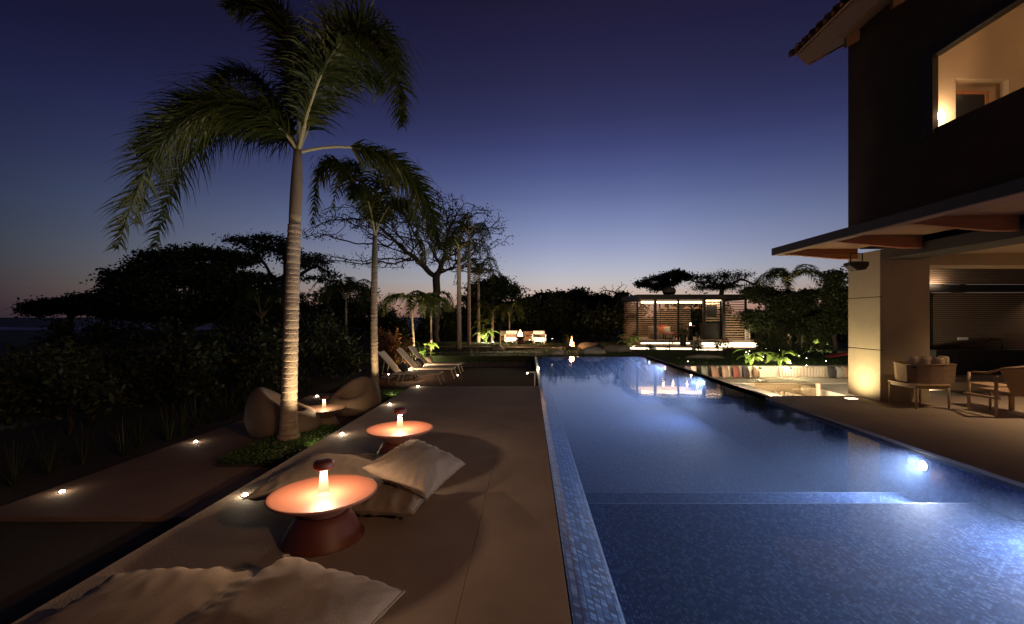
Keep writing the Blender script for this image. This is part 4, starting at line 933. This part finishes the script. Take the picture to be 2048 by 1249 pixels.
T(1000,37,-.2,[(960,585,30,25),(1000,575,35,22),(1035,600,25,20),(985,620,40,30),(1020,640,35,30)], 'round leafed dark tree behind the short lit palms', r0=.22, natt=150, leaf=.24, per=50, spread=.45)
for i, (px, tp, w) in enumerate(((1075,600,30),(1112,596,32),(1155,592,34),(1195,600,28),(1050,628,26))):
    T(px,48,-.2,[(px-12,tp+8,w*.6,12),(px+10,tp+2,w*.7,12),(px,tp+28,w*1.1,24),(px-8,tp+50,w*1.1,20)], ['dark round tree at the left of the far tree line','dark round tree second in the far tree line','highest dark round tree in the middle of the far tree line','dark round tree at the right of the far tree line','low dark tree at the left foot of the far tree line'][i],
      r0=.2, natt=130, leaf=.34, per=60, spread=.55, group='round trees of the far tree line')
T(1232,40,-.2,[(1215,585,25,20),(1240,580,25,22),(1262,600,20,20)], 'bare twiggy shrub tree between the tree line and the pavilion', r0=.09, natt=130, leaf=0, step=.25, kill=.25, fork=.2)
T(1243,36,-.2,[(1243,592,9,16),(1243,620,14,16)], 'narrow dark cypress like tree left of the pavilion', r0=.1, natt=60, leaf=.22, per=60, spread=.2, step=.25)
T(1335,40,-.2,[(1283,573,13,6),(1298,562,14,8),(1322,554,15,7),(1343,562,12,6),(1362,548,15,8),(1380,554,10,7),(1330,570,18,5)], 'umbrella shaped tree rising behind the pavilion roof', r0=.13, natt=150, leaf=.2, per=30, spread=.32, step=.35, dens=1.6)
T(1440,38,-.2,[(1400,560,25,12),(1440,555,30,12),(1480,552,25,12),(1510,570,20,12),(1430,575,50,8)], 'twiggy half bare tree behind the right end of the pavilion', r0=.2, natt=260, leaf=.14, per=8, spread=.3, step=.3, kill=.35, dens=3.2)
T(1540,25,-.05,[(1515,590,30,25),(1550,600,35,35),(1500,640,25,30),(1545,650,45,30)], 'leafy dark bush tree directly right of the pavilion', r0=.12, natt=150, leaf=.15, per=60, spread=.25, step=.3)
T(1600,23,-.05,[(1580,600,35,30),(1620,590,30,25),(1600,640,45,35),(1625,660,35,30)], 'tall leafy bush tree in the middle of the thicket by the house', r0=.12, natt=170, leaf=.14, per=60, spread=.25, step=.3)
T(1668,21,-.05,[(1655,560,14,8),(1672,535,10,8),(1665,585,20,12),(1670,610,30,20),(1660,650,40,30),(1690,640,30,40)], 'slim layered tree closest to the concrete pier', r0=.10, natt=170, leaf=.13, per=45, spread=.22, step=.3)
T(1730,22,-.05,[(1700,590,30,30),(1740,570,40,30),(1730,640,50,40)], 'dark tree mostly hidden behind the concrete pier', r0=.12, natt=120, leaf=.16, per=60, spread=.3, step=.3)
T(1900,24,-.05,[(1850,540,60,25),(1930,520,70,30),(2010,530,60,30)], 'dark palm like tree above the outdoor kitchen roof', r0=.15, natt=150, leaf=.2, per=60, spread=.3, step=.4)
k = 0
for (x0, x1, D, n, h) in ((-22,-6,35,11,3.1),(-7,4.8,40,10,3.3),(5.2,22,33,12,3.3),(10.2,13.6,22,4,1.4)):
    for i in range(n):
        shrub((x0+(x1-x0)*(i+.5)/n+R.uniform(-.4,.4),D+R.uniform(-1,1),-.3), 2.1 if D > 25 else .8, h*R.uniform(.85,1.15), ['dark hedge shrub in the thicket behind the loungers','dark hedge shrub along the far side of the lawn','dark hedge shrub behind the pavilion','leafy shrub in the bed beside the house thicket'][(-22,-7,5.2,10.2).index(x0)],
            n=2200 if D > 25 else 1100, leaf=.26 if D > 25 else .12, group=['thicket behind the loungers','hedge along the lawn','hedge behind the pavilion','shrubs by the house thicket'][(-22,-7,5.2,10.2).index(x0)])
for i in range(5):
    x = (770+i*11-VX)/F*19; shrub((x,18.6+R.uniform(-.4,.4),-.45), .55, 1.75-.12*i, 'red and yellow leafed croton shrub lit behind the second palm', 'red', 500, .12, 'lit croton shrubs behind the second palm', 'croton_shrub')
def broadleaf(loc, n, size, label, energy=12, group=None, m='lime', up=1.0):
    loc = Vector(loc); t = thing('broadleaf_plant', label, 'plant', loc, 0, group); mb = MB()
    for k in range(n):
        a = 2*PI*k/n+R.uniform(-.4,.4); d = Vector((math.cos(a),math.sin(a),0)); sd = Vector((-math.sin(a),math.cos(a),0)); l = size*R.uniform(.7,1.15); h = l*R.uniform(.5,1.2)*up
        mb.tube([loc, loc+d*l*.2+Vector((0,0,h*.8))], [.012,.006], 5); p0 = loc+d*l*.2+Vector((0,0,h*.8)); vs = []; ns = 6
        for j in range(ns+1):
            f = j/ns; w = l*.26*math.sin(PI*min(1,f*.92+.06))**.8; p = p0+d*l*.8*f+Vector((0,0,l*(.35*f-.55*f*f)))
            vs += [p-sd*w+Vector((0,0,w*.25)), p, p+sd*w+Vector((0,0,w*.25))]
        mb.add(vs, [f for j in range(ns) for f in ((3*j,3*j+1,3*j+4,3*j+3),(3*j+1,3*j+2,3*j+5,3*j+4))])
    mb.build('leaves', M[m], t, smooth=False)
    if energy:
        b = MB(); b.lathe([(.04,0),(.045,.05),(.04,.06)], loc+Vector((.12,-size*.7,0)), 10); b.build('uplight_body', M['metal_dark'], t)
        lamp('POINT', 'uplight', loc+Vector((.1,-size*.7,.18)), energy, (1,.88,.55), t, .03)
    return t
p = at(1502,736,-.03); broadleaf((p.x,p.y,-.03), 9, .55, 'bright lime broad leafed plant behind the sandy cushion end of the bench', 30)
p = at(1560,735,-.03); broadleaf((p.x,p.y,-.03), 13, .62, 'widest bright lime broad leafed plant above the ribbed bench back', 45)
p = at(1622,702,-.03); broadleaf((p.x,p.y,-.03), 7, .8, 'lit broad leafed plant at the foot of the thicket by the pier', 40)
p = atD(845,712,20.3); broadleaf((p.x,p.y,-.4), 8, .8, 'lime broad leafed plant behind the farthest lounger back', 40, up=1.3)
p = atD(972,685,31); broadleaf((p.x,p.y,-.03), 9, 1.0, 'bright low plant between the lit palm trunks', 120, up=1.1)
p = atD(968,650,31.2); broadleaf((p.x,p.y,-.03), 9, .9, 'tall lit plant with broad leaves climbing beside the lit palm trunk', 0, up=2.2)
p = atD(1260,680,25); broadleaf((p.x,p.y,-.03), 9, .7, 'green plant at the left corner of the pavilion', 7)
p = atD(1140,712,20.2); broadleaf((p.x+.1,p.y,-.03), 5, .5, 'small dark plant overhanging the far edge of the pool', 0, m='shrub', up=1.2)
# uplights for the lit thicket
def uplit(loc, tgt, e, label, spot_=90, col=(1,.82,.48)):
    t = thing('garden_uplight', label, 'light', loc, 0, None); b = MB(); b.lathe([(.04,0),(.05,.04),(.05,.12),(.042,.12)], loc, 12); b.build('lamp_body', M['metal_dark'], t)
    b = MB(); b.lathe([(.0005,.121),(.038,.121)], loc, 12, cap=False); b.build('lens', M['spark_far'], t)
    lamp('SPOT', 'bulb', Vector(loc)+Vector((0,0,.14)), e, col, t, .03, target=tgt, spot=spot_, blend=.9)
p = at(1612,700,-.03); uplit((p.x,p.y,-.03), (p.x+.2,p.y+3,2.2), 700, 'spike uplight shining into the thicket by the house', 80)
p = at(1540,702,-.03); uplit((p.x,p.y-.6,-.03), (p.x,p.y+3,1.6), 200, 'spike uplight at the foot of the bush right of the pavilion', 80)
uplit((-4.9,17.9,-.43), (-5.3,18.7,.9), 25, 'spike uplight in front of the croton shrubs', 110, (1,.72,.36))
uplit((-10.0,8.2,-.43), (-11.5,11.5,1.2), 11, 'assumed dim spike uplight in the far left thicket', 120, (1,.85,.5))  # assumed lamp, keeps the shrubs there faintly lit
# garden dots
for (px, py) in ((1492,705),(1499,702.5),(1497,708.5),(1532,697.5),(1527,714),(1559,701),(1577,704),(1586,708),(1598,712),(1613,717),(1652,722.5),(1613,731.5),(1376,723.5),(1544,695)):
    p = at(px, py, .05); t = thing('pin_light', 'tiny white pin light low in the dark garden behind the bench', 'light', (p.x,p.y,-.03), 0, 'tiny pin lights behind the bench')
    b = MB(); b.tube([(p.x,p.y,-.03),(p.x,p.y,.04)], .008, 6); b.build('stake', M['metal_dark'], t)
    b = MB(); b.lathe([(.001,0),(.014,.008),(.014,.02),(.001,.028)], (p.x,p.y,.04), 8); b.build('bulb', M['spark_far'], t)
# boulders
def boulder(loc, sx, sy, sz, label, seed):
    loc = Vector(loc); t = thing('boulder', label, 'boulder', loc, 0, 'garden boulders'); n, m = 22, 12; vs = []; fs = []
    for j in range(m+1):
        ph = PI*j/m-PI/2
        for i in range(n):
            th = 2*PI*i/n; d = Vector((math.cos(ph)*math.cos(th),math.cos(ph)*math.sin(th),math.sin(ph))); k_ = 1+.22*noise.noise(d*1.7+Vector((seed*3.1,0,0)))+.06*noise.noise(d*5+Vector((seed,0,0)))
            vs.append(loc+Vector((d.x*sx*k_,d.y*sy*k_,max(d.z,-.3)*sz*k_)))
    fs = [(j*n+i,j*n+(i+1)%n,(j+1)*n+(i+1)%n,(j+1)*n+i) for j in range(m) for i in range(n)]
    MB().add(vs, fs).build('rock', M['boulder'], t, smooth=True)
boulder((2.9,21.4,-.05), .75,.5,.32, 'low rounded boulder right beyond the far edge of the pool', 1)
boulder((4.3,22.4,-.05), .8,.5,.36, 'wide boulder before the pavilion steps', 2)
boulder((3.4,24.4,-.05), .9,.5,.42, 'brown boulder near the left corner of the pavilion', 3)
boulder((1.25,20.9,-.05), .45,.3,.24, 'pale boulder catching light at the far pool corner', 4)
boulder((7.2,18.8,-.05), .9,.3,.2, 'long pale stone lying on the grass behind the cushions', 5)
boulder((9.2,17.5,-.05), .6,.22,.12, 'flat grey stone on the grass behind the bench', 6)
boulder((-1.6,23.2,-.05), .4,.3,.3, 'small dark boulder on the lawn', 7)
# gravel bed between timber deck and path
mb = MB()
for i in range(900):
    x, y = R.uniform(-2.9,.1), R.uniform(19.2,21.2); r = R.uniform(.05,.13); mb.lathe([(r*.3,-.02),(r,r*.3),(r*.75,r*.62),(r*.2,r*.7)], (x,y,-.44+max(0,(y-19.6))*.1), 7)
tag(mb.build('gravel', M['boulder']), 'bed of pale pebbles beyond the timber deck', 'gravel', None, 'stuff')
# ------------------------------------------------------------------ pavilion
PD = 26.0; PZ = .39
def PX(px, D=PD): return (px-VX)*D/F
PV = thing('pavilion', 'lit open garden pavilion with dark posts and horizontal slat screens', 'pavilion', (PX(1385),PD,-.03))
x0, x1 = PX(1275), PX(1492)
g = MB(); g.prism([(x0-.1,PD-.45),(x1+.9,PD-.45),(x1+.9,PD+4.6),(x0-.1,PD+4.6)], .26, PZ); g.build('floor', M['coping'], PV, bevel=.01)
g = MB(); g.box(x0+.1,x1+.6,PD-.15,PD+4.4,-.03,.259); g.build('plinth', M['stonewall'], PV)
g = MB(); g.box(x0+.15, x0+2.9, PD-.20,PD-.151,.17,.245); g.box(x0+3.6, x1+.62, PD-.22,PD-.151,-.01,.25); g.build('led_strip', M['strip'], PV)  # glowing bands also stand in for the lit riser faces
g = MB(); g.prism([(PX(1218,24.6),24.9),(PX(1250,24.4),24.2),(PX(1385,24.0),23.9),(PX(1400),25.3),(x0+.1,25.5)], .07, .13); g.build('lower_step', M['coping'], PV, bevel=.01)
g = MB(); 
for a, b_ in (((PX(1222,24.6),24.85),(PX(1252,24.4),24.27)),((PX(1252,24.4),24.27),(PX(1383,24.0),23.97))):
    d = Vector((b_[0]-a[0], b_[1]-a[1], 0)).normalized(); nn = Vector((-d.y,d.x,0))*.03
    g.prism([(a[0]-nn.x,a[1]-nn.y+.04),(b_[0]-nn.x,b_[1]-nn.y+.04),(b_[0]+nn.x,b_[1]+nn.y+.04),(a[0]+nn.x,a[1]+nn.y+.04)], -.02, .068)
g.build('led_strip', M['strip'], PV)  # glow covers the step riser in place of lit stone
g = MB(); g.box(PX(1384,24),PX(1485,24.6),23.6,24.6,.0,.05); g.build('lower_step', M['coping'], PV)
g = MB(); g.box(PX(1386,24),PX(1442,23.7),23.55,23.598,-.03,.045); g.build('led_strip', M['strip'], PV)
lamp('AREA', 'step_glow', (PX(1470),PD-1.1,.5), 0, WHITE, PV, (4,.3), target=(PX(1470),PD-.2,.1))
zt = CH+(634-600)*PD/F
ztop = zt+.42
g = MB(); g.box(x0-.05,x1+.35,PD-.1,PD+4.3,zt+.02,zt+.30); g.build('roof', M['metal_dark'], PV, bevel=.01)
zr = zt+.02
for px, w, y in ((1275,.10,PD),(1311,.14,PD),(1357,.10,PD),(1409,.14,PD),(1448,.16,PD),(1492,.10,PD),(1290,.08,PD+4),(1360,.08,PD+4),(1430,.08,PD+4),(1485,.08,PD+4)):
    g = MB(); X = PX(px); g.box(X-w/2,X+w/2,y,y+w,PZ,zr); g.build('post', M['metal_dark'], PV)
def slats(xa, xb, y, za, zb, gap=.125, h=.05, th=.02, side=False):
    g = MB(); z_ = za
    while z_+h < zb:
        if side: g.box(xa, xa+th, y, xb, z_, z_+h)
        else: g.box(xa, xb, y, y+th, z_, z_+h)
        z_ += gap
    return g.build('slat_screen', M['louver'], PV)
slats(x0+.1, PX(1360), PD+3.9, PZ+.05, zr); slats(PX(1361), PX(1430), PD+3.9, PZ+.05, zr)
slats(PX(1450)+.02, x1-.06, PD+.05, PZ+.02, zr-.1, .14, .06)
slats(PX(1411)+.02, PX(1446)-.03, PD+.35, PZ+1.05, zr-.02, .14, .075)
slats(x0, PD+3.8, PD+.15, PZ+.05, zr, side=True)
g = MB(); g.box(PX(1412),PX(1446),PD+.25,PD+.9,PZ,PZ+.95); g.build('counter', M['black'], PV)
g = MB(); g.box(PX(1417),PX(1438),PD+.28,PD+.33,PZ+1.28,PZ+2.0); g.build('screen', M['black'], PV, bevel=.01)
g = MB(); g.box(x0+.3,PX(1408),PD+.35,PD+.40,zr-.20,zr-.09); g.box(PX(1412),PX(1446),PD+.28,PD+.3,zr-.06,zr-.03); g.build('led_strip', emis('warm_strip', (1,.72,.42), 7), PV)
lamp('AREA', 'ceiling_light', (PX(1345),PD+2.2,zr-.05), 60, (1,.66,.38), PV, (3.4,2.4), rot=(0,0,0))
lamp('AREA', 'bar_light', (PX(1429),PD+.16,zr-.08), 22, (1,.74,.45), PV, (.9,.1), target=(PX(1429),PD+.36,PZ+1.2))
lamp('AREA', 'screen_wall_light', (PX(1470),PD-1.0,PZ+.2), 14, (1,.70,.42), PV, (1.2,.1), target=(PX(1470),PD+.1,PZ+1.4))
g = MB(); X = PX(1352,PD+1.2); g.lathe([(.05,0),(.33,.10),(.40,.28),(.33,.45),(.08,.54)], (PX(1349),PD+1,ztop-.15), 20); g.build('roof_ornament', M['tbark'], PV, smooth=True)
for k, px in enumerate((1327,1346,1374,1395)):
    X = PX(px,PD+1); o = thing('pendant_lamp', f'shallow straw pendant lamp under the pavilion roof, {["leftmost","second from the left","third from the left","rightmost"][k]}', 'pendant lamp', (X,PD+1,zr-.45), 0, 'straw pendants in the pavilion')
    b = MB(); b.lathe([(.03,.12),(.12,.07),(.26,0)], (X,PD+1,zr-.50), 18, cap=False); b.build('lamp_shade', M['woodx'], o); b = MB(); b.tube([(X,PD+1,zr-.39),(X,PD+1,zr)], .008, 5); b.build('cord', M['metal_dark'], o)
    lamp('POINT', 'bulb', (X,PD+1,zr-.52), 5, (1,.64,.34), o, .04)
sofa = thing('sofa', 'pale sofa with red and cream cushions inside the pavilion', 'sofa', (PX(1335),PD+1.4,PZ))
g = MB(); g.box(PX(1312),PX(1358),PD+1.0,PD+1.8,PZ+.02,PZ+.38); g.build('seat', M['linen'], sofa, bevel=.04)
g = MB(); g.box(PX(1312),PX(1358),PD+1.65,PD+1.85,PZ+.385,PZ+.75); g.build('backrest', M['linen'], sofa, bevel=.05)
for k, (px, c, z_, w) in enumerate(((1326,(.45,.06,.05),.58,.5),(1332,(.62,.55,.42),.52,.44),(1319,(.55,.20,.10),.5,.4))):
    X = PX(px,PD+1.4); o = thing('throw_cushion', ['red square cushion leaning on the pavilion sofa','cream cushion in front of the red one on the pavilion sofa','orange cushion at the left end of the pavilion sofa'][k], 'cushion', (X,PD+1.4,PZ+.4), 0, 'cushions on the pavilion sofa')
    g = MB(); pillow(g, w, w*.85, .16, 8, .0, k+60, M4=Matrix.Translation((X,PD+1.35-.12*k,PZ+z_+.02)) @ Matrix.Rotation(PI/2-.2,4,'X')); g.build('cover', mat('pav_cushion_%d' % k, c, .9, tuple(v*.8 for v in c)), o, smooth=True)
o = thing('coffee_table', 'red covered low table before the pavilion sofa', 'table', (PX(1348),PD+.6,PZ)); g = MB(); g.box(PX(1334),PX(1357),PD+.4,PD+.9,PZ+.3,PZ+.36); g.build('table_top', mat('red_lacquer', (.5,.07,.05), .5, (.42,.05,.04)), o, bevel=.02)
for dx in (1336,1355):
    for dy in (.45,.85): g = MB(); g.box(PX(dx)-.02,PX(dx)+.02,PD+dy-.02,PD+dy+.02,PZ,PZ+.299); g.build('leg', M['metal_dark'], o)
o = thing('bar_table', 'tall round table with a small lamp before the pavilion', 'table', (PX(1381,25.2),25.6,PZ)); X = PX(1381,25.6)
g = MB(); g.lathe([(.0005,0),(.25,0),(.26,.02),(.25,.04),(.0005,.04)], (X,25.6,PZ+.78), 24, cap=False); g.build('table_top', M['rust'], o); g = MB(); g.lathe([(.16,0),(.10,.3),(.09,.5),(.13,.779)], (X,25.6,PZ), 20); g.build('base', M['metal_dark'], o, smooth=True)
o = thing('table_lamp', 'small glowing lamp on the tall round table before the pavilion', 'lamp', (X,25.6,PZ+.82)); g = MB(); g.lathe([(.05,0),(.045,.15)], (X,25.6,PZ+.821), 14); g.build('lamp_glass', M['candle'], o); g = MB(); g.lathe([(.055,.151),(.055,.17)], (X,25.6,PZ+.821), 14); g.build('lamp_cap', M['metal_dark'], o)
lamp('POINT', 'bulb', (X,25.5,PZ+1.05), 3, WARM, o, .03)
o = thing('firewood_rack', 'pale gridded storage rack at the right end of the pavilion', 'rack', (PX(1494),PD-.1,PZ)); 
g = MB()
for k in range(6): g.box(PX(1489),PX(1497),PD-.12,PD-.08,PZ+.1*k,PZ+.1*k+.07)
g.build('slat', M['sling'], o); g = MB(); g.box(PX(1488),PX(1489),PD-.13,PD-.07,PZ,PZ+.62); g.box(PX(1497),PX(1498),PD-.13,PD-.07,PZ,PZ+.62); g.build('frame', M['white'], o)
# dark potted shrubs standing before the pavilion
for (px, D, h, lab, lm) in ((1339,23.6,.75,'bare forked shrub standing before the pavilion sofa','leaf'),(1398,23.0,.95,'dark bushy shrub before the pavilion counter','shrub'),(1436,22.8,.7,'low reddish shrub before the pavilion slat screen','red'),(1455,22.9,.75,'second reddish shrub right of the first before the pavilion','red'),(1300,23.4,.4,'tiny dark shrub at the pavilion steps','shrub')):
    X = PX(px,D); shrub((X,D,-.03), .42 if h > .7 else .3, h, lab, lm, 330 if 'bare' not in lab else 60, .07, 'shrubs before the pavilion')
o = thing('planter_pot', 'tall dark cylindrical planter pot before the pavilion', 'planter', (PX(1366,25),25,.13)); g = MB(); g.lathe([(.16,0),(.18,.6),(.15,.62),(.14,.55),(.0005,.54)], (PX(1366,25),25,-.03+.16), 24); g.build('pot', M['metal_dark'], o, smooth=True, angle=40)
g = MB(); P_ = np.array([[PX(1366,25),25,.9]])+RN.normal(size=(260,3))*np.array([.16,.16,.22]); leaf_quads(g, P_, .12); g.build('foliage', M['shrub'], o)
# sling chair in red at the far right by the pier
o = thing('hammock', 'red folding fabric lounger lying on the grass beside the pier', 'lounger', (PX(1682,19),19,-.03)); 
g = MB(); X = PX(1678,19); g.add([(X-.4,18.8,.02),(X+.55,18.8,.20),(X+.55,19.3,.20),(X-.4,19.3,.02),(X-.4,18.8,.06),(X+.55,18.8,.24),(X+.55,19.3,.24),(X-.4,19.3,.06)],[(0,3,2,1),(4,5,6,7),(0,1,5,4),(3,7,6,2),(0,4,7,3),(1,2,6,5)]); g.build('fabric', mat('red_canvas',(.35,.04,.05),.8,(.28,.03,.04)), o)
g = MB(); g.tube([(X-.4,18.8,-.03),(X+.6,18.8,.22)], .015, 6); g.tube([(X-.4,19.3,-.03),(X+.6,19.3,.22)], .015, 6); g.tube([(X+.55,18.8,.2),(X+.3,18.8,-.03)], .015, 6); g.build('frame', M['metal_dark'], o)
# ------------------------------------------------------------------ garden sofa group by the fire
FD = 30.0
def fx(px): return (px-VX)*FD/F
o = thing('garden_sofa', 'dark woven garden sofa behind the fire bowl', 'sofa', (fx(1063),FD,-.03))
g = MB(); g.box(fx(1046),fx(1090),FD+.2,FD+.9,.10,.40); g.build('seat', M['linen'], o, bevel=.04)
g = MB(); g.box(fx(1046),fx(1090),FD+.9,FD+1.05,.12,.72); g.box(fx(1087),fx(1091),FD+.1,FD+.895,.12,.62); g.build('backrest', M['louver'], o, bevel=.02)
for a in (1047,1089):
    for b_ in (.3,.95): g = MB(); g.box(fx(a)-.03,fx(a)+.03,FD+b_-.03,FD+b_+.03,-.03,.099); g.build('leg', M['metal_dark'], o)
def cubechair(px, lab, y=FD):
    o = thing('garden_armchair', lab, 'armchair', (fx(px),y,-.03), 0, 'lit armchairs round the fire')
    g = MB(); g.box(fx(px)-.38,fx(px)+.38,y-.35,y+.35,.10,.38); g.build('seat', M['white'], o, bevel=.05)
    g = MB(); g.box(fx(px)-.38,fx(px)+.38,y+.352,y+.5,.12,.78); g.box(fx(px)+.382,fx(px)+.46,y-.3,y+.45,.12,.58); g.box(fx(px)-.46,fx(px)-.382,y-.3,y+.45,.12,.58); g.build('backrest', M['white'], o, bevel=.04)
    for a in (-.32,.32):
        for b_ in (-.28,.38): g = MB(); g.box(fx(px)+a-.03,fx(px)+a+.03,y+b_-.03,y+b_+.03,-.03,.099); g.build('leg', M['teak'], o)
    return o
cubechair(1023, 'white armchair brightly lit left of the fire bowl'); cubechair(1078, 'white armchair brightly lit right of the fire bowl', FD-.3)
o = thing('garden_armchair', 'small brown armchair in the shade left of the white armchair', 'armchair', (fx(1003),FD+.6,-.03), 0, 'lit armchairs round the fire')
g = MB(); g.box(fx(999),fx(1011),FD+.4,FD+.9,.1,.38); g.build('seat', M['rust'], o, bevel=.04); g = MB(); g.box(fx(999),fx(1011),FD+.902,FD+1.02,.12,.75); g.build('backrest', M['louver'], o, bevel=.02)
for a in (1000,1010): g = MB(); g.box(fx(a)-.03,fx(a)+.03,FD+.42,FD+.48,-.03,.099); g.build('leg', M['teak'], o)
def fire(X, Y, Z, s, lab, e):
    o = thing('fire_bowl', lab, 'fire bowl', (X,Y,Z)); g = MB(); g.lathe([(.12*s,0),(.3*s,.12*s),(.38*s,.26*s),(.35*s,.26*s),(.25*s,.14*s),(.0005,.13*s)], (X,Y,Z), 24, cap=False); g.build('bowl', M['rust_cap'], o, smooth=True)
    g = MB()
    for k in range(7):
        a = R.uniform(0,6.28); r = R.uniform(0,.17)*s; h = R.uniform(.3,.6)*s*(1 if k else 1.4); x, y = X+math.cos(a)*r, Y+math.sin(a)*r; rr = [.06,.085,.065,.035,.004]; g.tube([(x,y,Z+.14*s),(x+.01,y,Z+.14*s+h*.25),(x-.02*s,y,Z+.14*s+h*.5),(x+.03*s,y,Z+.14*s+h*.75),(x+.01,y,Z+.14*s+h)], [q_*s for q_ in rr], 8)
    g.build('flame', M['flame'], o, smooth=True); lamp('POINT', 'fire_light', (X,Y-.1,Z+.55*s), e, (1,.5,.22), o, .12); return o
fire(fx(1041), FD-.9, -.03+.28, .85, 'burning fire bowl between the white garden armchairs', 250)
o = thing('fire_stand', 'brown cylindrical stand carrying the fire bowl', 'stand', (fx(1041),FD-.9,-.03)); g = MB(); g.lathe([(.30,0),(.27,.25),(.30,.279)], (fx(1041),FD-.9,-.03), 20); g.build('drum', M['rust_cap'], o)
lamp('SPOT', 'seat_lamp', (fx(1030),FD-1.6,2.2), 0, WARM, o)
X = (1143-VX)*24/F; fire(X, 24, -.03, .75, 'small ground fire glowing on the lawn left of the boulders', 60)
spiky((X-.1,24.6,-.03), 'dark spiky plant lit orange behind the small ground fire', 40, .95, None)
for (px, D, e) in ((1023,FD-1.2,190),(1078,FD-1.6,190)):
    p = Vector((fx(px)+.1,D,.25)); uplit((p.x,p.y,-.03), (fx(px),FD,.4), e, 'ground light aimed at the white armchair ' + ('left' if px < 1041 else 'right') + ' of the fire bowl', 70, (1,.84,.6))
# lights washing the curved stone path
for k, (px, py) in enumerate(((1010,697),(1060,695),(1105,692),(985,700))):
    p = at(px,py,.1); uplit((p.x,p.y+.3,.35), (p.x+.3,p.y-.3,.012), 60, f'low path light beside the stone path across the lawn, {ORD[k] if k else "first"} of the row', 150, (1,.82,.5))
